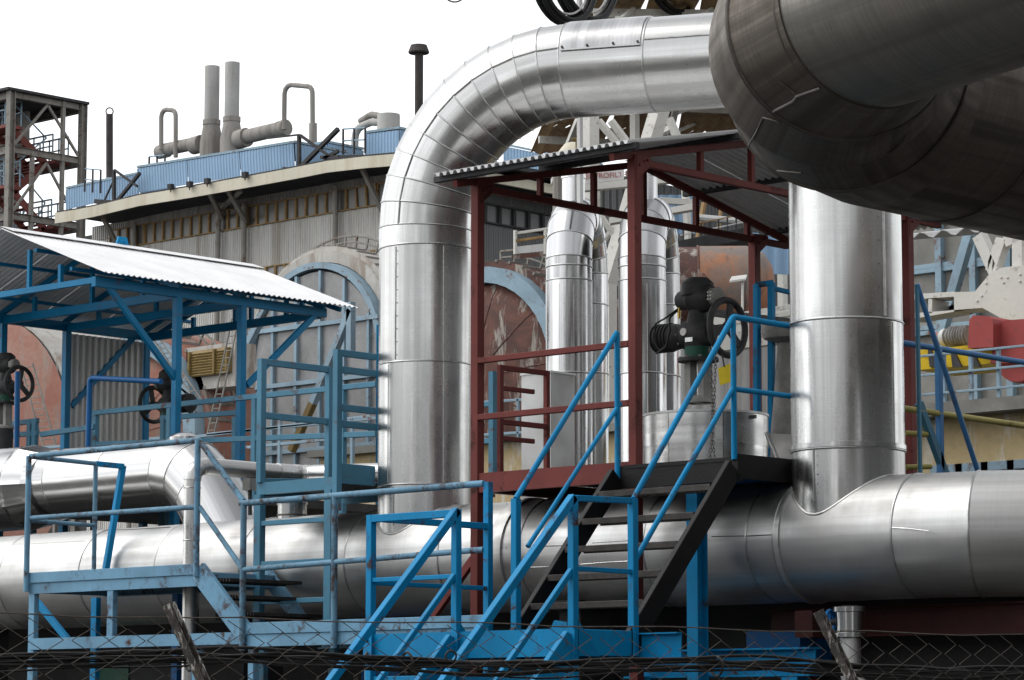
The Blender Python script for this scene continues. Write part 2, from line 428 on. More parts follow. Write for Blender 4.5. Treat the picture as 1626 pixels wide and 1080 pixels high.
# ------------------------------------------------------------------ the big kiln hall at the back
YW = 41.0; XC = -41.3
verge_px = [(87,345),(120,340),(150,334),(220,317),(300,304),(350,295),(400,286),(470,273),(520,263),(580,256),(640,251),(700,250)]
verge = [P(a, b, y=YW-1.6) for a, b in verge_px]
def verge_z(x):
    for p, q in zip(verge, verge[1:]):
        if p.x <= x <= q.x: return p.z + (q.z-p.z)*(x-p.x)/(q.x-p.x)
    return verge[0].z if x < verge[0].x else verge[-1].z
hall = thing('kiln_hall', 'long grey corrugated kiln hall with curved cream roof edge and ochre window rows', 'building', (-57, YW, 0))
rf = MB()
for p, q in zip(verge, verge[1:]):
    rf.hexa([p+V((0,.06,.08)), q+V((0,.06,.08)), V((q.x,YW+26,q.z+.08)), V((p.x,YW+26,p.z+.08)),
             p+V((0,.06,.2)), q+V((0,.06,.2)), V((q.x,YW+26,q.z+.2)), V((p.x,YW+26,p.z+.2))])
rf.build('roof', M['steel_dark'], hall, 20)
vb = MB()
for p, q in zip(verge, verge[1:]):
    h0, h1 = -.20, .14
    vb.hexa([p+V((0,0,h0)), q+V((0,0,h0)), q+V((0,.05,h0)), p+V((0,.05,h0)), p+V((0,0,h1)), q+V((0,0,h1)), q+V((0,.05,h1)), p+V((0,.05,h1))])
vb.build('verge_beam', M['cream'], hall, 20)
x0 = P(146, 380, y=YW).x
win_top = [P(176,361,y=YW).z, P(610,295,y=YW).z]; wz1 = sum(win_top)/2; wz0 = (P(190,394,y=YW).z + P(600,328,y=YW).z)/2
n = 9
for i in range(n):
    a = x0 + (XC-x0)*i/n; b = x0 + (XC-x0)*(i+1)/n
    za = verge_z(a)-.1; zb = verge_z(b)-.1; e = .012
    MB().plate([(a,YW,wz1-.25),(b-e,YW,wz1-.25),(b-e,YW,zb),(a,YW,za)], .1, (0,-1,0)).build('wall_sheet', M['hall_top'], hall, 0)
    for z0, z1 in ((wz0-1.75, wz1-.265), (wz0-4.0, wz0-1.77), (0, wz0-4.02)):
        MB().plate([(a,YW,z0),(b-e,YW,z0),(b-e,YW,z1),(a,YW,z1)], .1, (0,-1,0)).build('wall_sheet', M['hall'], hall, 0)
def window(parent, o, a, up, depth, frame_m, pane_m, fw=.05, tilt=0):
    """window whose lower left corner is o, spanning vectors a and up, standing proud by depth"""
    o = V(o); a = V(a); up = V(up); nn = a.cross(up).normalized()
    if tilt: up = (up + nn*tilt*up.length).normalized()*up.length
    f = MB(); ah = a.normalized(); uh = up.normalized(); d = nn*depth*.5
    f.bar(o+d, o+d+up, fw, depth, nn); f.bar(o+d+a, o+d+a+up, fw, depth, nn)
    f.bar(o+d+ah*fw*.5+uh*fw*.5, o+d+a-ah*fw*.5+uh*fw*.5, fw, depth, nn); f.bar(o+d+ah*fw*.5+up-uh*fw*.5, o+d+a-ah*fw*.5+up-uh*fw*.5, fw, depth, nn)
    fo = f.build('window', frame_m, parent, 0)
    c = fw*.45
    MB().plate([o+d*.4+ah*c+uh*c, o+d*.4+a-ah*c+uh*c, o+d*.4+a-ah*c+up-uh*c, o+d*.4+ah*c+up-uh*c], .012).build('pane', pane_m, fo, 0)
    return fo
xw0 = P(176,380,y=YW).x; wx1 = P(618,310,y=YW).x; nw = 29; ww = (wx1-xw0)/nw
for i in range(nw + 3):
    xx = xw0 + ww*i
    if xx + ww > XC: break
    window(hall, (xx+.02, YW-.01, wz0), (ww-.04,0,0), (0,0,wz1-wz0), .07, M['ochre'], M['pane'], .03, random.choice((0,0,0,0,0,.07)))
z2a = P(598,397,y=YW).z; z2b = P(598,418,y=YW).z; xs = P(395,422,y=YW).x
for i in range(14):
    xx = xs + .42*i
    if xx + .42 > XC: break
    window(hall, (xx+.02, YW-.01, z2b), (.38,0,0), (0,0,z2a-z2b), .08, M['ochre'], M['pane_grey'], .035)
for px, py in ((213,326),(347,300),(388,292),(533,262)):
    p = P(px, py, y=YW-.18); MB().tube([(p.x,p.y,6),(p.x,p.y,verge_z(p.x)-.25)], .085, 10).build('downpipe', M['steel_grey'], hall)
for (a, b), (c, d) in (((158,335),(188,392)),((332,306),(352,345)),((362,302),(390,352)),((572,262),(612,345)),((382,303),(352,330))):
    MB().bar(P(a,b,y=YW-1.3), P(c,d,y=YW-.15), .12, .12).build('roof_strut', M['steel_grey'], hall, 0)
# side wall facing the works yard
zt = verge_z(XC) - .15
MB().plate([(XC,YW,0),(XC,YW+26,0),(XC,YW+26,zt),(XC,YW,zt)], .1, (1,0,0)).build('side_wall', M['hall_dark'], hall, 0)  # darker sheet colour carries the shade on this side
zs1 = P(800,328,x=XC).z; zs0 = P(800,360,x=XC).z
ys = P(768,340,x=XC).y
for i in range(11):
    window(hall, (XC+.01, ys-.6+i*.62, zs0), (0,.56,0), (0,0,zs1-zs0), .1, M['steel_dark'], M['pane_dark'], .05)
p, q = P(760,272,x=XC+1.4), P(885,303,x=XC+1.4)
MB().box((XC+1.35,YW-1.5,p.z-.25),(XC+1.45,YW+26,p.z+.1)).build('verge_beam', M['cream'], hall, 0)
MB().plate([(XC-.2,YW-1.5,p.z+.1),(XC+1.45,YW-1.5,p.z+.1),(XC+1.45,YW+26,p.z+.1),(XC-.2,YW+26,p.z+.1)], .08, (0,0,1)).build('eave_slab', M['steel_dark'], hall, 0)

# light blue roof monitors: corrugated boxes
def monitor(name, tl, tr, bl, br, yy, depth, label, cat='roof shed'):
    a = P(*bl, y=yy); b = P(*br, y=yy); c = P(*tr, y=yy); d = P(*tl, y=yy)
    t = thing(name, label, cat, ((a.x+b.x)/2, yy, min(a.z,b.z)), 'light blue roof sheds')
    dv = V((0,depth,0)); L = (b-a).length
    k = max(1, int(L/2.2))
    for i in range(k):
        f0, f1 = i/k, (i+1)/k - .004
        A = a.lerp(b, f0); B = a.lerp(b, f1); D = d.lerp(c, f0)
        MB().sheet(A, B-A, D-A, .13, .02, .01, 6, True).build('cladding_sheet', M['light_blue'], t, 20)
    MB().sheet(b, dv, c-b, .13, .02, .01, 6, True).build('end_sheet', M['light_blue'], t, 20)
    MB().hexa([d+V((0,-.03,.02)), c+V((0.03,-.03,.02)), c+dv+V((.03,0,.02)), d+dv+V((0,0,.02)), d+V((0,-.03,.09)), c+V((.03,-.03,.09)), c+dv+V((.03,0,.09)), d+dv+V((0,0,.09))]).build('cap', M['frame_blue'], t, 0)
    MB().bar(a+V((0,.3,-.12)), b+V((0,.3,-.12)), .3, .26).build('base_beam', M['steel_dark'], t, 0)
    MB().plate([a+V((0,.1,0)), b+V((0,.1,0)), b+dv, a+dv], .05, (0,0,1)).build('floor', M['steel_dark'], t, 0)
    return t
monitor('roof_shed', (218,268),(468,228),(220,306),(470,266), YW-.8, 2.2, 'longest light blue corrugated roof shed below the two pale stacks')
monitor('roof_shed', (105,301),(222,277),(105,333),(222,308), YW+1.2, 1.5, 'light blue roof shed at the low end of the hall roof by the tower')
monitor('roof_shed', (470,236),(520,228),(470,268),(520,259), YW+1.0, 1.5, 'small light blue roof shed behind the diagonal roof braces')
monitor('roof_shed', (580,213),(634,206),(580,252),(634,246), YW-.5, 1.6, 'light blue roof shed under the bent fan duct, next to the big silver elbow')
monitor('roof_shed', (800,232),(885,250),(800,262),(885,280), YW+4, 2.0, 'light blue corrugated roof shed seen under the curve of the silver elbow')

# roof braces and brackets on the edge
rb = thing('roof_bracing', 'dark diagonal steel braces and posts between the blue roof sheds', 'bracing', P(470,265,y=YW-1.0))
for a, b, w in (((184,322),(222,275),.10),((181,270),(181,322),.10),((152,320),(181,322),.14),((182,270),(218,296),.07),((165,320),(182,283),.05),
                ((478,265),(537,205),.12),((475,214),(475,268),.10),((477,215),(520,246),.08),((515,252),(537,240),.10),((450,268),(478,270),.1),((510,263),(540,250),.14),((423,220),(475,214),.05),((510,250),(600,248),.10)):
    rb_o = MB().bar(P(*a,y=YW-1.1), P(*b,y=YW-1.1), w, w).build('brace', M['steel_dark'], rb, 0)
for px, py, ord_ in ((270,297,'leftmost'),(328,288,'third'),(388,278,'rightmost'),(300,293,'second')):
    q = P(px,py,y=YW-1.75); single(MB().box(q-V((.085,.04,.08)), q+V((.085,.10,.09))).bar(q+V((0,.03,-.16)), q+V((0,.03,-.08)), .03, .03), 'roof_floodlight', M['steel_dark'],
        'small dark lamp box on the cream roof edge, %s from the left of four' % ord_ if ord_ not in ('leftmost','rightmost') else 'small dark lamp box on the cream roof edge, the %s of four' % ord_, 'lamp', 'dark lamp boxes on the cream roof edge', 0)
for x0_, x1_, yy, top in ((135,160,YW-.4,(268,270)),(545,580,YW-.9,(205,203)),(237,262,YW-.6,(249,246))):
    r_ = thing('roof_railing', 'thin grey guard rail on the hall roof, %s' % {135:'beside the dark flue pipe',545:'beside the bent fan duct',237:'above the longest blue roof shed'}[x0_], 'railing', P(x0_, top[0], y=yy), 'guard rails on the hall roof')
    a = P(x0_, top[0], y=yy); b = P(x1_, top[1], y=yy)
    for k in range(3):
        c_ = a.lerp(b, k/2); MB().bar(c_, c_-V((0,0,.75)), .05, .05).build('post', M['steel_dark'], r_, 0)
    for h in (0, -.35): MB().bar(a+V((0,0,h)), b+V((0,0,h)), .04, .04).build('rail', M['frame_blue'], r_, 0)

# stacks, ducts and flues on the roof
YD = YW + 2.5
def stack(px, top, base, wpx, wtop, label):
    o = P(px, base, y=YD); tp = P(px, top, y=YD); r = (P(px+wpx/2,base,y=YD)-o).length; r *= .78
    t = thing('stack', label, 'chimney', P(px, base+52, y=YD), 'pair of pale stacks')
    MB().lathe(o, (0,0,1), [(r*.98,0),(r,.02),(r,tp.z-o.z),(r*.88,tp.z-o.z),(r*.88,tp.z-o.z-.5)], 24, True).build('shaft', M['chim'], t)
    MB().lathe(o, (0,0,1), [(r*1.2,-.12),(r*1.2,.04),(r*.9,.06)], 24).build('collar', M['duct'], t)
    MB().lathe(o-V((0,0,1.05)), (0,0,1), [(r*1.55,-.35),(r*1.55,.35),(r*1.12,.92),(r*1.1,.94)], 24).build('base', M['duct'], t)
    return o, r
stack(336, 106, 193, 20, 20, 'left pale stack, the shorter of the two round stacks on the hall roof')
stack(368, 100, 188, 20, 20, 'right pale stack, the taller of the two round stacks on the hall roof')
def duct(name, label, cat, pts, wpx, m, bend=.4, yy=YD, extra=(), n=14):
    q = [P(a,b,y=yy) for a,b in pts]; r = wpx/2/52*1.0
    t = thing(name, label, cat, q[0])
    MB().tube(fillet(q, bend, 3) if bend else q, r, n).build('pipe', m, t)
    for a, b, w, nm in extra:
        c0, c1 = P(*a,y=yy), P(*b,y=yy); MB().lathe(c0, c1-c0, [(w/104*.98,0),(w/104,.02),(w/104,(c1-c0).length)], 16).build(nm, m, t)
    return t
duct('horizontal_duct', 'sooty short duct running left from the pale stacks', 'duct', [(262,238),(318,226)], 22, M['duct'], 0, YD, (((306,232),(320,228),30,'flange'),((252,242),(266,239),24,'end_cap')))
duct('vent_pipe', 'tall narrow looped pipe left of the pale stacks', 'pipe', [(256,238),(256,173),(279,176),(279,250)], 8, M['duct'], .22, YD-.2)
duct('horizontal_duct', 'sooty duct running right from the taller pale stack', 'duct', [(375,221),(452,203)], 24, M['duct'], 0, YD, (((378,222),(392,218),32,'flange'),((442,206),(455,202),27,'end_cap')))
duct('vent_pipe', 'large square looped pipe standing on the duct right of the stacks', 'pipe', [(451,206),(452,134),(496,138),(497,262)], 8, M['duct'], .25, YD-.25, (((497,196),(497,262),13,'sleeve'),))
duct('fan_duct', 'grey bent duct of two arms joining a round fan box on the roof', 'duct', [(563,250),(564,205),(590,194),(616,196)], 12, M['chim'], .35, YD, (((617,182),(617,228),36,'fan_box'),))
duct('fan_duct', 'darker upper duct arching into the round fan box', 'duct', [(572,193),(590,182),(618,187)], 11, M['duct'], .2, YD+.3)
t = thing('flue_pipe', 'dark upright flue pipe with a slanted open mouth, left on the roof', 'chimney', P(174,290,y=YW+1))
a, b = P(174,286,y=YW+1.6), P(174,177,y=YW+1.6); r = .115
rings = [[a + V((math.cos(k*.314)*r, math.sin(k*.314)*r, 0)) for k in range(20)], [b + V((math.cos(k*.314)*r, math.sin(k*.314)*r, -.10+.0*math.sin(k*.314+.9))) for k in range(20)]]
ri = [[p_ + (V((0,0,0)) if i else V((0,0,0))) for p_ in rg] for i, rg in enumerate(rings)]
inner = [[(b if i else b-V((0,0,.6))) + (p_-(rings[1][k]*0+b))*.86 if False else V((b.x+math.cos(k*.314)*r*.84, b.y+math.sin(k*.314)*r*.84, (rings[1][k].z if i else b.z-.6))) for k in range(20)] for i in (1,0)]
MB().rings([rings[0], rings[1], inner[0], inner[1]], True).build('pipe', M['pipe_dark'], t)
MB().torus(b+V((0,0,.0)), (CAM-b).normalized(), r*1.02, .022, 24, 8).build('mouth_ring', M['pipe_dark'], t)
MB().lathe(P(174,286,y=YW+1.6), (0,0,1), [(r*1.25,-.5),(r*1.25,.06),(r,.07)], 16).build('base_collar', M['chim'], t)
t = thing('capped_flue', 'dark flue pipe with a wide flat cap beside the big silver elbow', 'chimney', P(665,215,y=YW+4))
a, b = P(665,215,y=YW+4), P(665,84,y=YW+4)
MB().lathe(a, (0,0,1), [(.13,0),(.13,(b-a).length)], 16).build('pipe', M['pipe_dark'], t)
c_ = P(665,72,y=YW+4); MB().lathe(b, (0,0,1), [(.31,-.02),(.33,.02),(.25,c_.z-b.z),(.1,c_.z-b.z+.01)], 16).build('cap', M['pipe_dark'], t, 15)

# ------------------------------------------------------------------ open steel stair tower at the far left
XT = P(18,200,Y=110).x; C0 = P(18,142,x=XT); C1 = P(132,166,x=XT); ztop = (C0.z + C1.z)/2
tw = thing('stair_tower', 'open rusty steel tower with zigzag red stairs at the far left', 'tower', (XT, C0.y, 0))
y0, y1 = C0.y, C1.y; xl = XT - 4.2
zl = [P(18,237,x=XT).z, P(18,343,x=XT).z]
for (x, y) in ((XT,y0),(XT,y1),(xl,y0),(xl,y1)): MB().ibeam((x,y,0),(x,y,ztop), .26, .25, .03, (0,1,0)).build('column', M['steel_grey'], tw, 0)
ymid = (y0+y1)/2
for y in (P(50,300,x=XT).y, P(98,300,x=XT).y): MB().bar((XT,y,0),(XT,y,ztop if y > ymid else zl[0]), .14, .14).build('post', M['steel_grey'], tw, 0)
for z in [ztop-.15] + zl:
    MB().ibeam((XT,y0+.2,z),(XT,y1-.2,z), .26, .2).build('beam', M['steel_grey'], tw, 0); MB().ibeam((xl,y0+.2,z),(xl,y1-.2,z), .36, .24).build('beam', M['steel_grey'], tw, 0)
    for y in (y0,y1): MB().ibeam((xl+.2,y,z),(XT-.2,y,z), .36, .24).build('beam', M['steel_grey'], tw, 0)
for za, zb in ((zl[0], ztop), (zl[1], zl[0])):
    ym = ymid
    MB().bar((XT,y0+.2,za+.2),(XT,ym,zb-.3), .09, .09).build('brace', M['steel_grey'], tw, 0); MB().bar((XT,y1-.2,za+.2),(XT,ym,zb-.3), .09, .09).build('brace', M['steel_grey'], tw, 0)
    MB().bar((xl,y0+.2,za+.2),(xl,y1-.2,zb-.3), .12, .12).build('brace', M['steel_grey'], tw, 0); MB().bar((xl,y1-.2,za+.2),(xl,y0+.2,zb-.3), .12, .12).build('brace', M['steel_grey'], tw, 0)
MB().box((xl-.3,y0-.3,ztop-.04),(XT+.2,y1+.15,ztop+.06)).build('roof', M['steel_dark'], tw, 0)
MB().box((xl+.25,y0+1.0,zl[1]-6),(xl+.4,y0+3.4,ztop-.3)).build('cladding', M['hall_top'], tw, 0)
MB().box((xl+.42,ymid+.2,zl[0]+.2),(XT-1.5,ymid+.35,ztop-.3)).build('cladding', M['hall_top'], tw, 0)
stair_red = M['stair_red']
dz = zl[0]-zl[1]
lv = [zl[1]-dz, zl[1], zl[1]+dz*.5, zl[0], zl[0]+dz*.42]
for i, z in enumerate(lv):
    yy0, yy1 = ((y0+.2, y0+.95) if i % 2 == 0 else (y1-.95, y1-.2))
    MB().box((xl+.6,yy0,z-.12),(XT-.5,yy1,z)).build('landing', stair_red, tw, 0)
    for yr in (yy0, yy1):
        rl = MB()
        for k in range(6):
            xx = xl+.7 + (XT-.6-xl-.7)*k/5; rl.bar((xx,yr,z),(xx,yr,z+1.0), .05, .05)
        rl.bar((xl+.7,yr,z+1.0),(XT-.6,yr,z+1.0), .06, .06); rl.bar((xl+.7,yr,z+.55),(XT-.6,yr,z+.55), .05, .05)
        rl.build('guard_rail', M['frame_blue'], tw, 0)
for i in range(len(lv)-1):
    ya, yb = (y0+.95, y1-.95) if i % 2 == 0 else (y1-.95, y0+.95)
    for xx in (XT-1.0, XT-2.1):
        MB().bar((xx,ya,lv[i]-.1),(xx,yb,lv[i+1]-.1), .06, .28).build('stair_stringer', stair_red, tw, 0)
        MB().bar((xx,ya,lv[i]+.9),(xx,yb,lv[i+1]+.9), .05, .05).build('stair_rail', M['frame_blue'], tw, 0)
    for k in range(7):
        f = (k+.5)/7; MB().box((XT-2.1, ya+(yb-ya)*f-.14, lv[i]+(lv[i+1]-lv[i])*f-.03),(XT-1.0, ya+(yb-ya)*f+.14, lv[i]+(lv[i+1]-lv[i])*f)).build('tread', stair_red, tw, 0)
# dark conveyor bridge between tower and hall
single(MB().box((XT-16, y1+5, 0), (XC-14.8, y1+9, zl[1]+.9)).box((XT+.4, y1+1, zl[1]-1.4),(XC-17, y1+3, zl[1]-.5)).box((XT+.4,y1+1.2,zl[1]-5),(XC-17,y1+2.8,zl[1]-1.9)), 'conveyor_bridge', M['steel_dark'], 'dark enclosed bridge at the foot of the steel tower beside the hall', 'bridge', smooth=0)

# ------------------------------------------------------------------ arched dust houses in front of the hall
def arch_pts(cx, cz, r, a0, a1, n, y): return [V((cx + r*math.cos(a0+(a1-a0)*i/n), y, cz + r*math.sin(a0+(a1-a0)*i/n))) for i in range(n+1)]
def vault(cx, cz, r, rin, y0, y1, parent, m, a0=-.45, a1=math.pi+.45, n=30):
    mb = MB(); o = arch_pts(cx,cz,r,a0,a1,n,y0); i_ = arch_pts(cx,cz,rin,a0,a1,n,y0); d = V((0,y1-y0,0))
    mb.rings([[o[k], i_[k], i_[k]+d, o[k]+d] for k in range(n+1)], True)
    return mb.build('roof_shell', m, parent, 30)
def arch_rim(cx, cz, r, w, y, d, parent, m, a0, a1, n=30):
    o = arch_pts(cx,cz,r,a0,a1,n,y); i_ = arch_pts(cx,cz,r-w,a0,a1,n,y); dv = V((0,d,0))
    return MB().rings([[o[k], i_[k], i_[k]+dv, o[k]+dv] for k in range(n+1)], True).build('rim', m, parent, 30)
def ladder_on_arch(cx, cz, r, y, a0, a1, parent, n=16):
    mb = MB(); pts = arch_pts(cx,cz,r,a0,a1,n,y); top = arch_pts(cx,cz,r+.32,a0,a1,n,y+.5)
    low = arch_pts(cx,cz,r+.02,a0,a1,n,y+.5)
    for k in range(n+1):
        mb.bar(low[k], top[k], .05, .05)
        mb.bar(pts[k]+V((0,-.12,0)), pts[k]+V((0,.5,0)), .06, .06)
    mb.tube(top, .03, 5); mb.tube([ (a+b)/2 for a,b in zip(top, low)], .025, 5)
    return mb.build('arch_railing', M['steel_grey'], parent, 30)
AY = 29.0; acx, acz, ar = -33.5, 10.13, 2.32
ah = thing('arched_house', 'arched house with grey wired-glass gable in pale blue frames behind the blue gate', 'building', (acx, AY, 0))
vault(acx, acz, ar+.42, ar+.30, AY+.35, AY+9, ah, M['vault'])
vault(acx, acz, ar+.30, ar+.02, AY+.25, AY+.6, ah, M['vault'])
arch_rim(acx, acz, ar, .15, AY, .3, ah, M['frame_blue'], .0, math.pi)
ladder_on_arch(acx, acz, ar+.42, AY+.5, -.15, math.pi+.1, ah, 26)
gb = MB(); outline = arch_pts(acx,acz,ar-.1,0,math.pi,24,AY+.22)
gb.plate([V((acx+ar-.1,AY+.22,5)), *outline, V((acx-ar+.1,AY+.22,5))], .06, (0,-1,0)); gb.build('gable_backing', M['steel_dark'], ah, 0)
cw = .82; rows = [(5.0,6.4),(6.45,8.0),(8.05,9.6),(9.65,10.95),(11.0,12.4)]
xs_ = [acx-ar+.12+cw*i for i in range(6)]
for ri_, (za, zb) in enumerate(rows):
    for xa in xs_:
        xb = xa + cw - .09
        if xb > acx+ar-.1: xb = acx+ar-.1
        if xb - xa < .15: continue
        pts = []
        def lim(x): return acz + math.sqrt(max(0, (ar-.22)**2 - (x-acx)**2)) if abs(x-acx) < ar-.22 else acz
        ta = min(zb, lim(xa) if zb > acz else zb); tb = min(zb, lim(xb) if zb > acz else zb)
        if ta < za + .1 and tb < za + .1: continue
        pts = [V((xa,AY+.1,za)), V((xb,AY+.1,za)), V((xb,AY+.1,max(tb,za+.02)))]
        for k in range(1,6):
            xk = xb + (xa-xb)*k/6
            if zb > acz: pts.append(V((xk,AY+.1,max(za+.02,min(zb,lim(xk))))))
        pts.append(V((xa,AY+.1,max(ta,za+.02))))
        MB().plate(pts, .03, (0,-1,0)).build('pane', M['pane_grey'], ah, 0)
for xa in xs_[1:]: MB().box((xa-.085,AY+.02,5),(xa-.005,AY+.16,acz+math.sqrt(max(.01,(ar-.2)**2-(xa-acx)**2)))).build('mullion', M['frame_blue'], ah, 0)
for za in (6.41,8.01,9.61,10.96): MB().box((acx-ar+.1,AY-.02,za-.05),(acx+ar-.1,AY+.17,za+.05)).build('transom', M['frame_blue'], ah, 0)
for a, b, m in (((558,492),(497,640),'frame_blue'),((497,640),(463,716),'stripes_pole'),((412,512),(372,590),'frame_blue'),((372,590),(335,705),'stripes_pole'),((557,480),(557,560),'frame_blue')):
    mm = M['frame_blue'] if m == 'frame_blue' else M['louvre']
    MB().bar(P(*a,y=AY-.9), P(*b,y=AY-.9), .16, .16).build('prop', mm, ah, 0)

def rust_house(cx, cz, r, yy, label, head_m, shell_m, a0=-.5, a1=math.pi+.5, L=8):
    t = thing('arched_house', label, 'building', (cx, yy, 0))
    vault(cx, cz, r+.28, r+.12, yy+.5, yy+L, t, shell_m, a0, a1)
    arch_rim(cx, cz, r+.12, .37, yy+.2, .35, t, M['frame_blue'], a0, a1)
    rg = []
    for k in range(7):
        f = k/6*math.pi/2; rr = max(.02, (r-.24)*math.cos(f)); rg.append([V((cx+rr*math.cos(2*math.pi*j/40), yy+.5-(r*.16)*math.sin(f), cz+rr*math.sin(2*math.pi*j/40))) for j in range(40)])
    MB().rings(rg, True).build('dished_head', head_m, t, 40)
    for j in range(4):
        th = -.5 + j*.62; MB().tube([V((cx+(r-.26)*f*math.cos(th), yy+.5-(r*.16)*math.sqrt(max(0,1-f*f)), cz+(r-.26)*f*math.sin(th))) for f in (.35,.5,.6,.75,.88,.97)], .018, 5).build('stiffener', head_m, t)
    ladder_on_arch(cx, cz, r+.28, yy+.6, .1, 1.6, t, 10)
    return t
def circ3(pp, yy):
    (x1,z1),(x2,z2),(x3,z3) = [(P(a_,b_,y=yy).x, P(a_,b_,y=yy).z) for a_, b_ in pp]
    D = 2*(x1*(z2-z3)+x2*(z3-z1)+x3*(z1-z2)); q1, q2, q3 = x1*x1+z1*z1, x2*x2+z2*z2, x3*x3+z3*z3
    cx = (q1*(z2-z3)+q2*(z3-z1)+q3*(z1-z2))/D; cz = (q1*(x3-x2)+q2*(x1-x3)+q3*(x2-x1))/D
    return cx, cz, math.hypot(x1-cx, z1-cz)
cx_, cz_, rr = circ3(((771,423),(824,439),(864,481)), AY+1.2)
rust_house(cx_, cz_, rr-.12, AY+1, 'arched house with flaking brown rusty head and pale blue rim behind the red shed', M['rust_head'], M['rust_head'])
# far left red-primer house
cx_, cz_, rr = circ3(((236,537),(270,560),(303,628)), AY-5.8)
th_ = rust_house(cx_, cz_, rr-.12, AY-6, 'salmon red rusty drum house with pale blue rim behind the blue valve shed', M['rust_red'], M['rust_red'], L=2.0)
c0 = P(292,548,y=AY-5.5)
lb = thing('louvre_box', 'grey box with yellow louvres on the flank of the salmon drum house', 'vent', P(345,600,y=AY-5.6))
l0, l1 = P(302,598,y=AY-5.6), P(362,552,y=AY-5.6); w_ = l1.x-l0.x
MB().box((l0.x-.25,AY-5.5,l0.z-.3),(l1.x+.12,AY-4.9,l1.z+.12)).build('housing', M['vault'], lb, 0)
for i in range(9):
    z = l0.z + (l1.z-l0.z)*(i+.5)/9
    MB().hexa([(l0.x,AY-5.6,z-.05),(l1.x,AY-5.6,z-.05),(l1.x,AY-5.52,z+.03),(l0.x,AY-5.52,z+.03),(l0.x,AY-5.62,z-.02),(l1.x,AY-5.62,z-.02),(l1.x,AY-5.54,z+.06),(l0.x,AY-5.54,z+.06)]).build('slat', M['louvre'], lb, 0)
for xx in (l0.x, (l0.x+l1.x)/2+.2, l1.x): MB().box((xx-.03,AY-5.66,l0.z),(xx+.03,AY-5.5,l1.z)).build('mullion', M['louvre'], lb, 0)
# second drum house still further left
a = P(0,538,y=AY-6); 
vt = thing('arched_house', 'weathered grey vault over a salmon red drum at the left edge', 'building', (a.x-1.2, AY-8, 0))
cz2 = P(0,690,y=AY-8).z
cxa = P(-40,600,y=AY-8).x; ra = (P(95,720,y=AY-8).x - cxa)
vault(cxa, cz2-.3, ra*1.0, ra*.97, AY-7.6, AY-5.6, vt, M['vault'])
MB().rings([[V((cxa+q*math.cos(2*math.pi*j/40), AY-7.6-(.5*math.cos(q/ra*1.5)), cz2-.3+q*math.sin(2*math.pi*j/40))) for j in range(40)] for q in (ra*.97, ra*.7, ra*.4, .05)], True).build('dished_head', M['rust_red'], vt, 40)
def site_ladder(a, b, w, label, n):
    a = V(a); b = V(b); t = thing('ladder', label, 'ladder', a, 'pale ladders against the drum houses')
    for s_ in (-w/2, w/2): MB().bar(a+V((s_,0,0)), b+V((s_,0,0)), .03, .03).build('rail', M['concrete'], t, 0)
    for k in range(n):
        p_ = a.lerp(b, (k+.5)/n); MB().bar(p_+V((-w/2+.03,0,0)), p_+V((w/2-.03,0,0)), .02, .02).build('rung', M['concrete'], t, 0)
site_ladder(P(80,712,y=AY-9), P(42,578,y=AY-9), .42, 'pale ladder leaning on the salmon red drum at the left edge', 14)
site_ladder(P(330,712,y=AY-6.4), P(374,505,y=AY-6.4), .22, 'narrow pale ladder with stubs between louvre box and glazed gable', 18)
site_ladder(P(318,640,y=AY-7.4), P(246,535,y=AY-7.4), .2, 'pale handrail-like ladder sloping down the salmon drum house', 14)

# ------------------------------------------------------------------ jacketed pipes
def jacket(parent, pts, r, m, n=48, bead_r=.011, bead_m=None, step=.003, beads=None, name='cladding_sheet'):
    """each length between two points is one sheet of cladding; a rolled bead covers every joint"""
    pts = [V(p) for p in pts]; rg = rings_of(pts, r, n); out = []
    for i in range(len(pts)-1):
        k = 1 + (step if i % 2 else 0)/r
        a = [pts[i] + (p-pts[i])*k for p in rg[i]]; b = [pts[i+1] + (p-pts[i+1])*k for p in rg[i+1]]
        out.append(MB().rings([a, b], True).build(name, m, parent, 25))
        if i and (beads is None or i in beads):
            ax = (pts[i+1]-pts[i]).normalized() + (pts[i]-pts[i-1]).normalized()
            MB().bead(rg[i], bead_r, ax).build('seam_bead', bead_m or M['bead'], parent, 60)
    return out, rg
def facing(c, r, off):
    """point on an upright pipe's near side, off metres to the right of its axis as seen from the street"""
    v = (V(c) - CAM); v.z = 0; v.normalize(); rt = V((v.y, -v.x, 0))
    return V(c) + rt*off - v*math.sqrt(max(0, r*r-off*off))
def upright_strip(parent, ax, r, off, z0, z1, w=.012):
    MB().bar(facing((ax[0],ax[1],z0), r, off), facing((ax[0],ax[1],z1), r, off), w, w).build('seam_strip', M['bead'], parent, 0)

MZ = 3.04; MR = .478
# main pipe along x
def main_x(px, py=885): return P(px, py, y=-MR*.9).x
seam_px = [4, 130, 250, 385, 552, 700, 783, 829, 1027, 1190, 1233, 1412]
seams = [-30.0, -14.0, -9.2] + [main_x(a) for a in seam_px]
t = thing('main_pipe', 'large silver aluminium-clad pipe running low across the whole picture behind the stairs', 'pipe', (0, 0, 0))
xe = main_x(1478)
pts = [(x, 0, MZ) for x in seams]
e0 = V((seams[-1], 0, MZ)); e1 = V((xe+.1, .10, MZ)); dr = V((.84, .54, 0)).normalized()
pts += [e1, e1 + dr*2.2, e1 + dr*5.0]
sheets, mrings = jacket(t, pts, MR, M['alu_dull'], 56, .010)
MB().lathe((seams[9],0,MZ), (1,0,0), [(MR,0),(MR+.02,.0),(MR+.025,.07),(MR+.02,.14),(MR,.14)], 56, False).build('flange_band', M['alu_dull'], t)
MB().lathe((seams[13]+.015,0,MZ), (1,0,0), [(MR,0),(MR+.018,.005),(MR+.018,.05),(MR,.055)], 56, False).build('flange_band', M['alu_dull'], t)
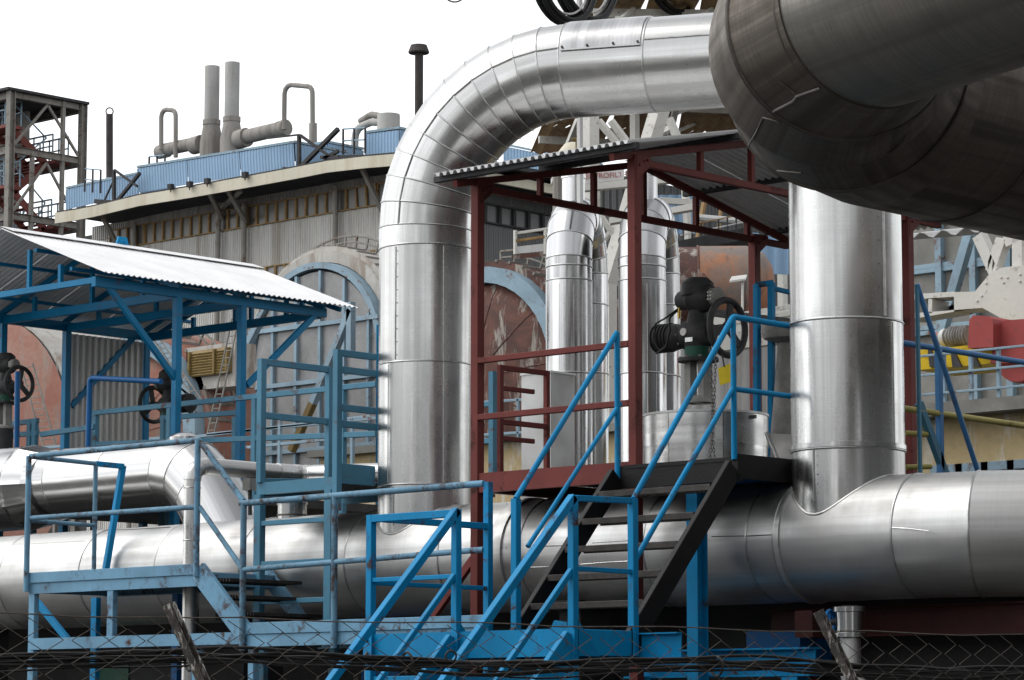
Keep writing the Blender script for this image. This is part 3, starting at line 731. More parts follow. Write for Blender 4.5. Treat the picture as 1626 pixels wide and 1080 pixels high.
bpy.context.view_layer.update()
def on_pipe(px, py, ax_o, ax_d, r):
    """first hit of the sight line with a pipe's surface"""
    d = ray(px, py); o = CAM - V(ax_o); a = V(ax_d).normalized()
    dp = d - a*d.dot(a); op = o - a*o.dot(a)
    A = dp.dot(dp); B = 2*dp.dot(op); C = op.dot(op) - r*r; k = (-B - math.sqrt(max(0,B*B-4*A*C)))/(2*A)
    return CAM + d*k
def surf_strip(parent, pxs, ax_o, ax_d, r, w=.014, m=None, name='seam_strip'):
    q = [on_pipe(a, b, ax_o, ax_d, r) for a, b in pxs]
    return MB().tube(q, w/2, 6).build(name, m or M['bead'], parent, 60)
MO, MD = (0,0,MZ), (1,0,0)
for ln, m in (([(20,864),(60,863),(134,859)],'bead'), ([(155,842),(205,841),(270,837)],'bead_dark'), ([(836,869),(870,867),(905,866)],'alu_new'), ([(840,901),(880,900),(925,896),(965,893),(1002,891)],'alu_new'), ([(940,862),(1000,858),(1026,857)],'alu_new'), ([(1130,852),(1190,851),(1228,849)],'bead_dark'), ([(1417,838),(1440,839),(1475,843)],'alu_new')):
    surf_strip(t, ln, MO, MD, MR+.002, .008, M[m])
for px in (805, 812): surf_strip(t, [(px,800),(px-6,830),(px-8,870),(px-2,930)], MO, MD, MR+.002, .008, M['bead_dark'])

def screw_row(parent, pts, out):
    mb = MB()
    for p in pts: mb.lathe(p, out(p), [(.0045,0),(.0045,.003),(.002,.004)], 6)
    o = mb.build('screw_row', M['bead_dark'], parent, 0); return o
def ring_screws(parent, ax, r, z, n=30):
    pts = [V((ax[0]+(r+.002)*math.cos(2*math.pi*k/n+.1), ax[1]+(r+.002)*math.sin(2*math.pi*k/n+.1), z)) for k in range(n)]
    screw_row(parent, pts, lambda p: V((p.x-ax[0], p.y-ax[1], 0)))
def line_screws(parent, ax, r, off, z0, z1, n):
    pts = [facing((ax[0],ax[1],z0+(z1-z0)*k/(n-1)), r+.002, off) for k in range(n)]
    screw_row(parent, pts, lambda p: V((p.x-ax[0], p.y-ax[1], 0)))
def saddle(parent, cx, r):
    rg = [V((cx + r*math.cos(2*math.pi*k/64), r*math.sin(2*math.pi*k/64), MZ + math.sqrt(MR**2 - (r*math.sin(2*math.pi*k/64))**2))) for k in range(64)]
    MB().bead(rg, .013, (0,0,1)).build('saddle_bead', M['bead'], parent, 60)

# tall pipe with the big elbow
VLx = -1.065; VR_ = .422; zE = 5.998; RE = 1.385
t = thing('elbow_pipe', 'tall silver pipe rising from the main pipe into a large segmented elbow', 'pipe', (VLx, 0, MZ))
dE = V((.906, .423, 0)).normalized()
zs = [MZ, P(675,767,y=-.35).z, P(675,571,y=-.35).z, P(675,384,y=-.35).z]
pts = [V((VLx,0,z)) for z in zs]
ce = V((VLx,0,zE+.03)) + dE*RE; NG = 11
for k in range(NG+1):
    a = math.pi - (math.pi/2)*k/NG
    pts.append(ce + dE*(RE*math.cos(a)) + V((0,0,RE*math.sin(a))))
end = pts[-1]; s1 = (Pn(1040,110,(VLx,0,0),(-dE.y,dE.x,0)) - end).dot(dE)
pts += [end + dE*s1, end + dE*(s1+1.15), end + dE*(s1+2.4), end + dE*(s1+3.4)]
sh, rg = jacket(t, pts, VR_, M['alu'], 56, .009)
saddle(t, VLx, VR_)
upright_strip(t, (VLx,0), VR_+.002, -.27, zs[2]+.02, zs[3]-.02); upright_strip(t, (VLx,0), VR_+.002, -.33, zs[1]+.02, zs[2]-.02, .008)
upright_strip(t, (VLx,0), VR_+.002, .16, zs[1]+.02, zs[3]-.02, .010); upright_strip(t, (VLx,0), VR_+.002, -.28, MZ+.3, zs[1]-.02)
line_screws(t, (VLx,0), VR_, -.255, zs[2]+.06, zs[3]-.06, 9); line_screws(t, (VLx,0), VR_, .20, zs[1]+.06, zs[2]-.06, 9)
ncam = V((-dE.y, dE.x, 0)); ncam = ncam if ncam.dot(AWAY) < 0 else -ncam
line = []
for k in range(NG+1):
    a = math.pi - (math.pi/2)*k/NG; outw = dE*math.cos(a) + V((0,0,math.sin(a)))
    line.append(ce + outw*(RE+.12) + ncam*(math.sqrt(VR_**2-.12**2)+.004))
MB().tube(line, .008, 6).build('seam_strip', M['bead'], t, 60)
# screwed patch plate on the level run
pm = MB(); A0, A1 = .22, 1.75; prs = []
for k in range(13):
    th = A0 + (A1-A0)*k/12; rd = ncam*math.cos(th) + V((0,0,1))*math.sin(th)
    prs.append([end+dE*.02+rd*(VR_+.004), end+dE*(s1-.02)+rd*(VR_+.004), end+dE*(s1-.02)+rd*(VR_+.016), end+dE*.02+rd*(VR_+.016)])
pm.rings(prs, True).build('patch_plate', M['alu_new'], t, 30)
rd = ncam*math.cos(A0) + V((0,0,1))*math.sin(A0)
MB().bar(end+dE*.02+rd*(VR_+.016), end+dE*(s1-.02)+rd*(VR_+.016), .014, .014).build('patch_edge', M['alu_new'], t, 0)
for f in (.05,.35,.66,.95):
    q = end+dE*(s1*f)+rd*(VR_+.02)+V((0,0,.025)); MB().lathe(q, ncam, [(.012,0),(.012,.008),(.006,.012)], 8).build('screw', M['bead_dark'], t)
rd2 = ncam*math.cos(.35) + V((0,0,1))*math.sin(.35)
MB().bar(end+dE*(s1+.01)+rd2*(VR_+.006), end+dE*(s1+1.1)+rd2*(VR_+.006), .012, .012).build('seam_strip', M['bead'], t, 0)

# straight upright pipe on the right
VX = 3.628; VRr = .445
t = thing('upright_pipe', 'straight silver upright pipe standing on the main pipe below the dark elbow', 'pipe', (VX, 0, MZ))
zs = [MZ, P(1345,709,y=-.4).z, P(1345,502,y=-.4).z, 6.3, 7.4]
jacket(t, [(VX,0,z) for z in zs], VRr, M['alu'], 56, .012)
MB().lathe((VX,0,zs[1]+.005), (0,0,1), [(VRr,0),(VRr+.014,.004),(VRr+.014,.04),(VRr,.045)], 56, False).build('flange_band', M['alu'], t)
saddle(t, VX, VRr)
upright_strip(t, (VX,0), VRr+.002, -.27, MZ+.28, zs[1]-.01); upright_strip(t, (VX,0), VRr+.002, .30, zs[2]+.02, 6.2, .02); upright_strip(t, (VX,0), VRr+.002, .36, zs[1]+.05, zs[2]-.02, .008)

line_screws(t, (VX,0), VRr, .335, zs[1]+.1, zs[2]-.06, 8); line_screws(t, (VX,0), VRr, .26, zs[2]+.06, 6.1, 8); line_screws(t, (VX,0), VRr, -.24, MZ+.34, zs[1]-.06, 5)

# dark elbow overhead, nearest to the street
DR = .75; DZ = P(1561,172,Y=18.2).z
fx = P(1561,172,Y=18.2).x
Cc = V((fx, -5.75, DZ)); dn = V((.94,-.338,0)).normalized(); df = V((0,1,0))
t = thing('overhead_elbow', 'huge weathered pipe elbow, painted dark as backlit, overhead in the top right corner', 'pipe', Cc)
bend = fillet([Cc + df*3, Cc, Cc + dn*3], 1.35, 4)[1:-1]
base_pts = [Cc+df*9.5, Cc+df*5.6, Cc+df*4.1, Cc+df*3.2, Cc+df*2.4, Cc+df*1.65] + bend[:1]
from mathutils.bvhtree import BVHTree
rgs = rings_of(base_pts, DR, 64); nb = len(base_pts)
def circ(c_, nm, r): 
    h_ = V((nm.y, -nm.x, 0)).normalized(); return [c_ + h_*(r*math.cos(2*math.pi*k/64)) + V((0,0,1))*(r*math.sin(2*math.pi*k/64)) for k in range(64)]
elbow_rings = [circ(p, -df, DR) for p in base_pts]
for i in range(1, 5):
    p = bend[i]; dpr = (bend[i]-bend[i-1]).normalized(); dnx = (bend[i+1]-bend[i]).normalized() if i < 4 else dn
    elbow_rings.append(circ(p + V((0,0,.025*i)), (dpr+dnx).normalized(), (.745,.71,.655,.59)[i-1]))
gv = []; gf = []
for i in range(len(elbow_rings)-1):
    MB().rings([elbow_rings[i], elbow_rings[i+1]], True).build('cladding_sheet', M['alu_old'], t, 25)
    o_ = len(gv); gv += elbow_rings[i] + elbow_rings[i+1]; gf += [(o_+k, o_+(k+1)%64, o_+64+(k+1)%64, o_+64+k) for k in range(64)]
    if i and i not in (3, 4, 6, 8): 
        c0_ = sum(elbow_rings[i], V())/64; ax_ = (sum(elbow_rings[i+1], V())/64 - c0_)
        MB().bead(elbow_rings[i], .010 if i < nb else .014, ax_).build('seam_bead', M['bead_dark'], t, 60)
e_ = bend[-1] + V((0,0,.10)); RN = .53
jacket(t, [e_-dn*.1, e_+dn*2.6, e_+dn*5.5], RN+.05, M['alu_grey'], 64, .014, M['bead_dark'])
MB().bead(circ(e_-dn*.1, dn, RN+.05), .012, dn).build('joint_lip', M['bead_dark'], t, 60)
tree = BVHTree.FromPolygons(gv, gf)
def elbow_strip(pxs, w, m, nm):
    q_ = []
    for i in range(len(pxs)-1):
        for k in range(4):
            f = k/4; hit = tree.ray_cast(CAM, ray(pxs[i][0]+(pxs[i+1][0]-pxs[i][0])*f, pxs[i][1]+(pxs[i+1][1]-pxs[i][1])*f))
            if hit[0] is not None: q_.append(hit[0] + hit[1]*(w*.3 if hit[1].dot(CAM-hit[0]) > 0 else -w*.3))
    if len(q_) > 1: MB().tube(q_, w/2, 6).build(nm, m, t, 60)
elbow_strip([(1342,112),(1300,140),(1266,152),(1260,160),(1212,185)], .016, M['bead_mid'], 'overlap_strip')
elbow_strip([(1212,185),(1202,208),(1189,230),(1190,246)], .010, M['bead_mid'], 'overlap_strip')
for l_ in ([(1189,262),(1235,270),(1286,275)], [(1236,128),(1250,138),(1266,150)], [(1212,186),(1228,190),(1244,197)], [(1440,215),(1425,232),(1405,248)]): elbow_strip(l_, .012, M['bead_dark'], 'sheet_gash')

# twin bright goosenecks behind the shed
def gooseneck(px, label):
    b = P(px, 700, y=4.2); d = V((-.522,.852,0)).normalized(); r = .243; rb = .50; zt = P(px, 425, y=4.2).z
    t = thing('gooseneck_pipe', label, 'pipe', (b.x, b.y, 2.42), 'twin gooseneck pipes behind the shed')
    pts = [V((b.x,b.y,2.42)), V((b.x,b.y,P(px,590,y=4).z)), V((b.x,b.y,P(px,441,y=4).z)), V((b.x,b.y,zt))]
    c = V((b.x,b.y,zt+.08)) + d*rb
    for k in range(9):
        a = math.pi - math.pi*k/8; pts.append(c + d*(rb*math.cos(a)) + V((0,0,rb*math.sin(a)*1.02)))
    e = pts[-1]; pts += [e-V((0,0,.35)), e-V((0,0,1.1)), V((e.x,e.y,2.42))]
    jacket(t, pts, r, M['alu_new'], 40, .010)
    for off in (.05, .14, -.1): upright_strip(t, (b.x,b.y), r+.001, off, 2.45, zt-.2, .006)
    sb = V((b.x,b.y,zt)) + d*.28
    st = MB().lathe(sb + V((0,0,.3)), (0,0,1), [(.122,0),(.122,.70),(.132,.70),(.132,.735),(.10,.745)], 28).build('vent_stub', M['alu_new'], t)
    for off_ in (.17, -.05): line_screws(t, (b.x,b.y), r, off_, 4.0, zt-.25, 14)
    return t
gooseneck(904, 'bright chrome gooseneck pipe left of the near red shed column')
gooseneck(1021, 'bright chrome gooseneck pipe partly hidden behind the near red shed column')
tb = MB().tube(fillet([P(887,335,y=6), P(887,262,y=6), P(950,240,y=6)], .2, 4), .07, 10)
single(tb, 'vent_hose', M['duct'], 'grey bent pipe rising behind the left chrome gooseneck', 'pipe')

# cabinet beside goosenecks
a = P(828,745,y=1.3); b = P(872,592,y=1.3)
t = thing('duct_cabinet', 'plain grey sheet-metal cabinet behind the red gate rail', 'cabinet', (a.x, 1.3, 2.42))
MB().box((a.x,1.3,2.42),(b.x+.02,1.62,b.z)).build('housing', M['alu_dull'], t, 0)
MB().box((a.x-.01,1.29,b.z),(b.x+.03,1.64,b.z+.02)).build('lid', M['alu_dull'], t, 0)

# jacketed drum with motor valve on top
c = P(1120,690,y=1.2); Yc = (c-CAM).dot(AWAY); dr_ = 100/4750*Yc*.995; zt = P(1120,650,y=.8).z
t = thing('jacketed_drum', 'wide silver clad drum under the motor valve behind the black landing', 'drum', (c.x, c.y, 2.68))
for z0, z1, k in ((2.68, P(1120,701,y=.7).z, 0), (P(1120,701,y=.7).z, zt, .004)):
    nn = 7
    for j in range(nn):
        a0, a1 = 2*math.pi*j/nn+.3, 2*math.pi*(j+1)/nn+.3 - .01; rg = []
        MBs = MB(); vs_ = []
        for i in range(9):
            th = a0 + (a1-a0)*i/8; dv = V((math.cos(th), math.sin(th), 0))
            rg.append([V((c.x,c.y,z0))+dv*(dr_+k), V((c.x,c.y,z1))+dv*(dr_+k), V((c.x,c.y,z1))+dv*(dr_+k-.01), V((c.x,c.y,z0))+dv*(dr_+k-.01)])
        MBs.rings(rg, True).build('cladding_sheet', M['alu'], t, 25)
MB().lathe((c.x,c.y,zt), (0,0,1), [(dr_-.02,-.03),(dr_+.012,-.02),(dr_+.012,.0),(dr_*.5,.03),(.1,.04)], 48).build('lid', M['alu_dull'], t)
q = on_pipe(1196,662,(c.x,c.y,0),(0,0,1),dr_+.01); MB().box(q-V((.03,.02,.015)), q+V((.03,.01,.015))).build('lid_clip', M['bead_dark'], t, 0)

def motor_valve(o, s, label, wheel_side=1):
    """o = foot of the yoke, s = scale; x axis is the drive shaft"""
    o = V(o); t = thing('motor_valve', label, 'valve', o, 'dark motor-driven valves')
    def L(x, y, z): return o + V((x*s, y*s, z*s))
    def loft(ax, prof, at, n=20): return MB().lathe(at, ax, [(r*s, h*s) for r, h in prof], n)
    yk = MB()
    for sx in (-.10, .10): yk.bar(L(sx,0,0), L(sx*1.0,0,.50), .09*s, .16*s, (0,1,0))
    yk.lathe(L(0,0,.0), (0,0,1), [(.19*s,0),(.19*s,.04*s),(.13*s,.08*s)], 20)
    yk.build('yoke', M['castgrey'], t)
    loft((0,0,1), [(.025,0),(.025,.6)], L(0,0,0), 10).build('spindle', M['bead'], t)
    loft((0,0,1), [(.24,0),(.24,.04)], L(0,0,.48), 24).build('top_flange', M['castdark'], t)
    loft((0,0,1), [(.16,0),(.16,.13),(.14,.14)], L(0,0,.52), 24).build('green_flange', M['green'], t)
    gbx = MB(); gbx.lathe(L(-.20,0,.80), (1,0,0), [(.10*s,0),(.17*s,.03*s),(.18*s,.20*s),(.16*s,.34*s),(.12*s,.40*s)], 20)
    gbx.lathe(L(0,0,.62), (0,0,1), [(.15*s,0),(.17*s,.1*s),(.13*s,.34*s),(.10*s,.46*s)], 20); gbx.build('gearbox', M['castdark'], t)
    loft((0,1,0), [(.045,0),(.045,.02)], L(-.07,-.19,.82), 16).build('dial', M['sign_white'], t)
    mt = MB(); mt.lathe(L(-.62,0,.80), (1,0,0), [(.12*s,0),(.155*s,.02*s),(.155*s,.30*s),(.13*s,.42*s)], 24)
    for k in range(5): mt.lathe(L(-.61+.05*k,0,.80), (1,0,0), [(.155*s,0),(.172*s,.004*s),(.172*s,.018*s),(.155*s,.022*s)], 24)
    mt.build('motor', M['castdark'], t)
    hd = MB(); hd.lathe(L(-.28,0,1.22), (1,0,0), [(.09*s,0),(.11*s,.03*s),(.12*s,.15*s),(.17*s,.22*s),(.17*s,.42*s),(.13*s,.5*s)], 20)
    hd.lathe(L(.0,0,1.06), (0,0,1), [(.10*s,0),(.13*s,.12*s),(.19*s,.2*s),(.19*s,.34*s),(.12*s,.40*s)], 20); hd.build('control_head', M['castdark'], t)
    bl = MB()
    for k in range(8):
        a_ = k*math.pi/4; bl.lathe(L(-.205, .145*math.cos(a_), .80+.145*math.sin(a_)), (-1,0,0), [(.014*s,0),(.014*s,.014*s),(.005*s,.018*s)], 6)
        bl.lathe(L(.21*math.cos(a_), .21*math.sin(a_), .52), (0,0,1), [(.018*s,0),(.018*s,.02*s),(.006*s,.024*s)], 6)
    bl.build('bolt_ring', M['castgrey'], t, 0)
    MB().box(L(-.05,-.176,.70), L(.06,-.168,.75)).build('name_plate', M['bead'], t, 0)
    ter = MB().lathe(L(.20,0,1.22), (1,0,0), [(.10*s,0),(.105*s,.02*s),(.105*s,.12*s),(.08*s,.14*s)], 16)
    ter.build('terminal_cap', M['castgrey'], t)
    for i in range(3):
        for j in range(2): MB().lathe(L(.24+.04*j,-.100,1.18+.04*i), (0,-1,0), [(.010*s,0),(.010*s,.014*s)], 8).build('bolt', M['sign_white'], t)
    wx = .44*wheel_side
    MB().torus(L(wx,0,.84), (1,0,0), .32*s, .040*s, 36, 8).build('hand_wheel_rim', M['castdark'], t)
    sp = MB()
    for a in (0.2, 2.3, 4.4): sp.bar(L(wx,0,.84), L(wx, .30*math.sin(a), .84+.30*math.cos(a)), .10*s, .03*s, (1,0,0))
    sp.lathe(L(.15*wheel_side,0,.84), (wheel_side,0,0), [(.05*s,0),(.05*s,.26*s),(.075*s,.27*s),(.075*s,.33*s)], 14); sp.build('hand_wheel_spokes', M['castdark'], t)
    for q in ([(-.2,-.1,1.12),(-.3,-.22,1.0),(-.48,-.2,.95),(-.5,-.19,.75),(-.42,-.2,.62),(-.3,-.2,.7)], [(-.2,-.08,1.12),(-.26,-.2,1.0),(-.24,-.22,.85),(-.3,-.22,.66),(-.46,-.2,.6)]):
        MB().tube(fillet([L(*p) for p in q], .05*s, 3), .012*s, 6).build('cable', M['rubber'], t)
    MB().lathe(L(-.2,-.1,1.0), (0,0,1), [(.02*s,0),(.02*s,.12*s)], 8).build('cable_gland', M['brass'], t)
    return t
zv = P(1112,640,y=1.2).z
vs_c = P(1112,640,y=1.2)
motor_valve((vs_c.x-.02, 1.2, zv), (P(1112,440,y=1.2).z-zv)/1.47, 'dark motor valve with green flange and hand wheel on the silver drum')
# yellow tag plate and chain
a = P(1140,584,y=1.0); t = thing('tag_plate', 'blank yellow plate hanging beside the valve chain', 'sign', a)
MB().plate([P(1140,585,y=1.0), P(1143,612,y=1.0), P(1165,605,y=1.05), P(1160,577,y=1.05)], .006).build('plate', M['yellow'], t, 0)
MB().bar(P(1150,582,y=1.02), P(1146,560,y=1.1), .012, .012).build('hanger', M['castdark'], t, 0)
def chain(pts, lw, label):
    mb = MB(); pts = [V(p) for p in pts]; d = 0
    for a, b in zip(pts, pts[1:]):
        n = max(1, int((b-a).length/(lw*1.5)))
        for k in range(n):
            c_ = a.lerp(b, (k+.5)/n); ax = RIGHT if k % 2 else AWAY
            u_ = (b-a).normalized(); w_ = u_.cross(ax).normalized(); L_ = lw*1.05; W_ = lw*.5
            loop = [c_ + u_*(L_*math.cos(q)) + w_*(W_*math.sin(q)) for q in [2*math.pi*i/8 for i in range(8)]]
            vs_ = []; fs = []
            for p in loop:
                rd = (p-c_).normalized()
                for j in range(4): vs_.append(p + rd*(lw*.17*math.cos(j*math.pi/2)) + ax*(lw*.17*math.sin(j*math.pi/2)))
            for i in range(8):
                for j in range(4): fs.append((i*4+j, ((i+1)%8)*4+j, ((i+1)%8)*4+(j+1)%4, i*4+(j+1)%4))
            mb.add(vs_, fs)
    return single(mb, 'chain', M['chain'], label, 'chain', smooth=60)
chain([P(1128,553,y=.62), P(1131,640,y=.62), P(1130,700,y=.6), P(1126,742,y=.6)], .021, 'left strand of the steel chain hanging in front of the silver drum')
chain([P(1137,556,y=.64), P(1134,640,y=.63), P(1132,700,y=.6), P(1136,742,y=.6)], .021, 'right strand of the steel chain hanging in front of the silver drum')

# fat pipe on the left, above and behind the main pipe
py_ = 1.3; q0 = P(30,768,y=py_); Yq = (P(150,763,y=py_)-CAM).dot(AWAY); fr = 54/4750*Yq; fz = P(150,763,y=py_).z
t = thing('service_pipe', 'bright silver pipe behind the left platform turning down in a gored elbow', 'pipe', (q0.x, py_, 2.42))
xs_ = [P(a,763,y=py_-fr*.8).x for a in (-60, -20, 34, 75, 158, 245)]
br = P(20,768,y=py_); R2 = 66/4750*(br-CAM).dot(AWAY)
MB().lathe((-16,py_,fz-.02), (1,0,0), [(R2,0),(R2,P(14,768,y=py_-R2*.7).x+16)], 48).build('cladding_sheet', M['alu_new'], t)
MB().lathe((P(14,768,y=py_-R2*.7).x,py_,fz-.02), (1,0,0), [(R2+.01,0),(R2+.01,.05),(fr+.05,.30),(fr+.03,.42)], 12).build('cone_sheet', M['alu_new'], t, 10)
e = V((xs_[5],py_,fz)); ps = [V((xs_[2],py_,fz)), V((xs_[3],py_,fz)), V((xs_[4],py_,fz)), e]
rb = .62
ps += [e + V((.30,-.02,-.05)), e + V((.56,-.04,-.24)), e + V((1.35,-.10,-1.22))]
jacket(t, ps, fr, M['alu_new'], 44, .008)
MB().lathe((P(292,700,y=py_).x,py_,fz+fr*.55), (0,0,1), [(.15,0),(.15,.17),(.12,.20),(.03,.22)], 20).build('stub', M['alu_new'], t)
# thin pipe that rises in front and crosses over
yA = -.78; sx = P(305,800,y=yA).x; r = .078
z1 = P(305,739,y=yA).z
t = thing('thin_pipe', 'thin silver pipe rising in front of the main pipe, then bending over it', 'pipe', (sx, yA, 1.0))
ycr = P(440,739,x=sx).y
p3 = V((sx,ycr,z1)); p4 = p3 + V((.12,.16,-.12)); 
jacket(t, fillet([(sx,yA,0.6),(sx,yA,z1),(sx,ycr,z1)], .14, 4), r, M['alu'], 20, .004, beads=(1,5))
jacket(t, fillet([(sx,ycr,z1),(sx,ycr+.35,z1),(sx+1.6,ycr+.5,z1-.05)], .14, 4), r*1.12, M['alu'], 20, .005)
for px in ((305,775),(305,858)): MB().torus((sx,yA,P(*px,y=yA).z), (0,0,1), r, .006, 20, 6).build('band', M['bead'], t)
t = thing('instrument_head', 'small dark box on a thin stem above the main pipe, left of the ladder', 'instrument', P(397,815,y=-.2))
q = P(397,772,y=-.2); MB().box(q-V((.05,.05,.04)), q+V((.05,.05,.07))).build('housing', M['castgrey'], t, 0); MB().bar(q-V((0,0,.04)), P(397,818,y=-.2), .03, .03).build('stem', M['castdark'], t, 0)
MB().lathe(P(466,812,y=0)-V((0,0,.1)), (0,0,1), [(.13,0),(.13,.22),(.12,.23)], 24)
t = thing('nozzle_stub', 'short silver stub with dark collar on the main pipe under the ladder tower', 'pipe stub', P(464,815,y=0))
q = P(464,815,y=0); MB().lathe(q-V((0,0,.14)), (0,0,1), [(.135,0),(.135,.22),(.145,.22),(.145,.24),(.1,.25)], 28).build('body', M['alu'], t); MB().torus(q-V((0,0,.02)), (0,0,1), .137, .009, 28, 6).build('collar', M['bead_dark'], t)

# ------------------------------------------------------------------ yard behind the shed: crane, tank, catwalk, sign
CY = 30.0
can = thing('yard_canopy', 'high brown corrugated canopy on white trusses seen above and below the silver pipe', 'canopy', P(1000,230,Y=64))
zc = 14.6; q = [P(957,-30,z=zc), P(1280,-30,z=zc), P(1290,262,z=zc), P(842,240,z=zc)]
def lerp4(u, v): return (q[0].lerp(q[1],u)).lerp(q[3].lerp(q[2],u), v)
for i in range(4):
    for j in range(5):
        o = lerp4(i/4, j/5); MB().sheet(lerp4((i+1)/4, j/5), o-lerp4((i+1)/4, j/5), lerp4(i/4,(j+1.01)/5)-o, .3, .08, .01, 4).build('roof_sheet', M['canopy'], can, 20)
for j in (.1,.35,.6,.85):
    MB().bar(lerp4(0,j)-V((0,0,.2)), lerp4(1,j)-V((0,0,.2)), .10, .16).build('purlin', M['white'], can, 0)
for i in (.08,.45,.8):
    MB().bar(lerp4(i,0)-V((0,0,.7)), lerp4(i,1)-V((0,0,.7)), .12, .14).build('truss_chord', M['white'], can, 0)
    for j in range(8): MB().bar(lerp4(i,j/8)-V((0,0,.7)), lerp4(i+.1,(j+.6)/8)-V((0,0,.2)), .06, .06).build('truss_web', M['white'], can, 0)
for (a,b),(c_,d_) in (((930,0),(985,55)),((1075,0),(1065,40)),((1085,0),(1060,45))):
    MB().bar(P(a,b-12,Y=58), P(c_,d_,Y=58), .22, .22).build('truss_web', M['white'], can, 0)
for px, Y_ in ((1205,66),(1008,58),(1000,66),(1240,56)):
    p = P(px, 240, Y=Y_); MB().bar((p.x,p.y,0),(p.x,p.y,zc-.7), .14, .14).build('column', M['white'], can, 0)

crane = thing('portal_crane', 'white painted crane legs and braces behind the red shed', 'crane', P(975,600,Y=48))
def cb(a, b, w, h, Y=48, m='white', nm='strut'): return MB().bar(P(*a,Y=Y), P(*b,Y=Y), w, h, (0,1,0)).build(nm, M[m], crane, 0)
cb((1052,160),(965,450),.22,.26,48,'white','leg'); pl_ = P(966,448,Y=48); MB().bar((pl_.x,pl_.y,0), pl_, .2, .2, (0,1,0)).build('post', M['white'], crane, 0)
cb((938,150),(938,600),.17,.24,49,'white','leg'); cb((950,192),(988,236),.10,.10); cb((970,192),(1003,236),.10,.10)
cb((925,299),(1100,282),.12,.12,47.5,'white','beam'); cb((945,330),(990,395),.08,.08); cb((968,352),(1100,330),.10,.12,47); cb((1040,318),(1100,322),.10,.14,50); cb((1088,300),(1095,420),.1,.1,50)
cb((940,410),(985,345),.07,.07,49); cb((1000,235),(1062,205),.1,.1,50); cb((1062,188),(1085,240),.12,.12,52)
# sign with red lettering
sg = thing('works_sign', 'white board with red lettering on the crane beam behind the shed roof', 'sign', P(960,290,Y=46.8))
SA = P(930,292,Y=46.8); SB = P(991,285,Y=46.8); su = P(930,273,Y=46.8)-SA
MB().plate([SA, SB, SB+su, SA+su], .03).build('board', M['sign_white'], sg, 0)
cu = bpy.data.curves.new('lettering','FONT'); cu.body = 'ELEKTROFILTRY'; cu.size = .12; cu.extrude = .004; cu.align_x = 'CENTER'; cu.align_y = 'CENTER'
to = bpy.data.objects.new('lettering_curve', cu); col.objects.link(to)
bpy.context.view_layer.update()
me = bpy.data.meshes.new_from_object(to.evaluated_get(bpy.context.evaluated_depsgraph_get())); bpy.data.objects.remove(to)
lo = bpy.data.objects.new('lettering', me); col.objects.link(lo); me.materials.clear(); me.materials.append(M['sign_red'])
xa = (SB-SA).normalized(); ya = su.normalized(); za = xa.cross(ya)
lo.matrix_world = Matrix.Translation((SA+SB)/2 + su*.5 + za*.012) @ Matrix((xa, ya, za)).transposed().to_4x4()
lo.parent = sg; lo.matrix_parent_inverse = Matrix.Translation(-V(sg.location))

# beige tank with yellow pipe above shed roof
t = thing('beige_tank', 'round-topped beige tank with a yellow pipe above the shed roof', 'tank', P(918,300,Y=56))
q = P(918,262,Y=56); MB().lathe((q.x,q.y,0), (0,0,1), [(.42,0),(.42,q.z+.1),(.38,q.z+.25),(.26,q.z+.4),(.05,q.z+.46)], 28).build('shell', M['cream'], t, 60)
MB().tube([P(917,262,Y=55), P(917,222,Y=55), P(908,222,Y=55)], .04, 8).build('pipe', M['louvre'], t)
# blue corrugated backs
def back_sheet(name, c4, Y, label, m='light_blue', cat='wall'):
    a, b, d = P(*c4[0],Y=Y), P(*c4[1],Y=Y), P(*c4[2],Y=Y)
    return single(MB().sheet(a, b-a, d-a, .2, .05, .02, 5, True), name, M[m], label, cat, smooth=20)
back_sheet('sheet_wall', ((1035,372),(1110,372),(1035,310)), 58, 'light blue sheet wall between the red truss posts, behind the second gooseneck')
back_sheet('sheet_wall', ((1190,436),(1252,436),(1190,370)), 52, 'light blue sheet wall above the dark gap, left of the upright pipe')
single(MB().hexa([P(x_,y_,Y=Y_) for Y_ in (62,64) for x_,y_ in ((905,460),(1260,520),(1260,335),(905,262))][:4] + [P(x_,y_,Y=64) for x_,y_ in ((905,460),(1260,520),(1260,335),(905,262))]), 'yard_building', M['hall_dark'], 'dark grey sheet building behind catwalk and crane', 'building', smooth=0)
# horizontal rusty tank
t = thing('horizontal_tank', 'rust-streaked horizontal tank with domed end behind the valve', 'tank', P(1150,500,Y=46))
ax = (V((SN,CS,0))*-.35 + RIGHT*.94).normalized(); c_ = P(1185,455,Y=46); rt = .62
MB().lathe(c_-ax*1.5, ax, [(rt,0),(rt,.75)], 36, False).build('shell_ring', M['rust_head'], t, 40)
MB().lathe(c_-ax*.75, ax, [(rt+.012,0),(rt+.012,.75),(rt*.97,.85),(rt*.82,1.03),(rt*.5,1.16),(.02,1.2)], 36, True).build('shell_ring', M['rust_tank'], t, 40)
MB().torus(c_-ax*.75, ax, rt+.01, .02, 36, 6).build('weld_band', M['rust_head'], t)
p_ = P(1116,452,Y=45); MB().lathe(p_, (0,0,1), [(.09,-.35),(.09,0),(.13,.0),(.13,.05),(.02,.18)], 12).build('vent_cap', M['rust_head'], t)
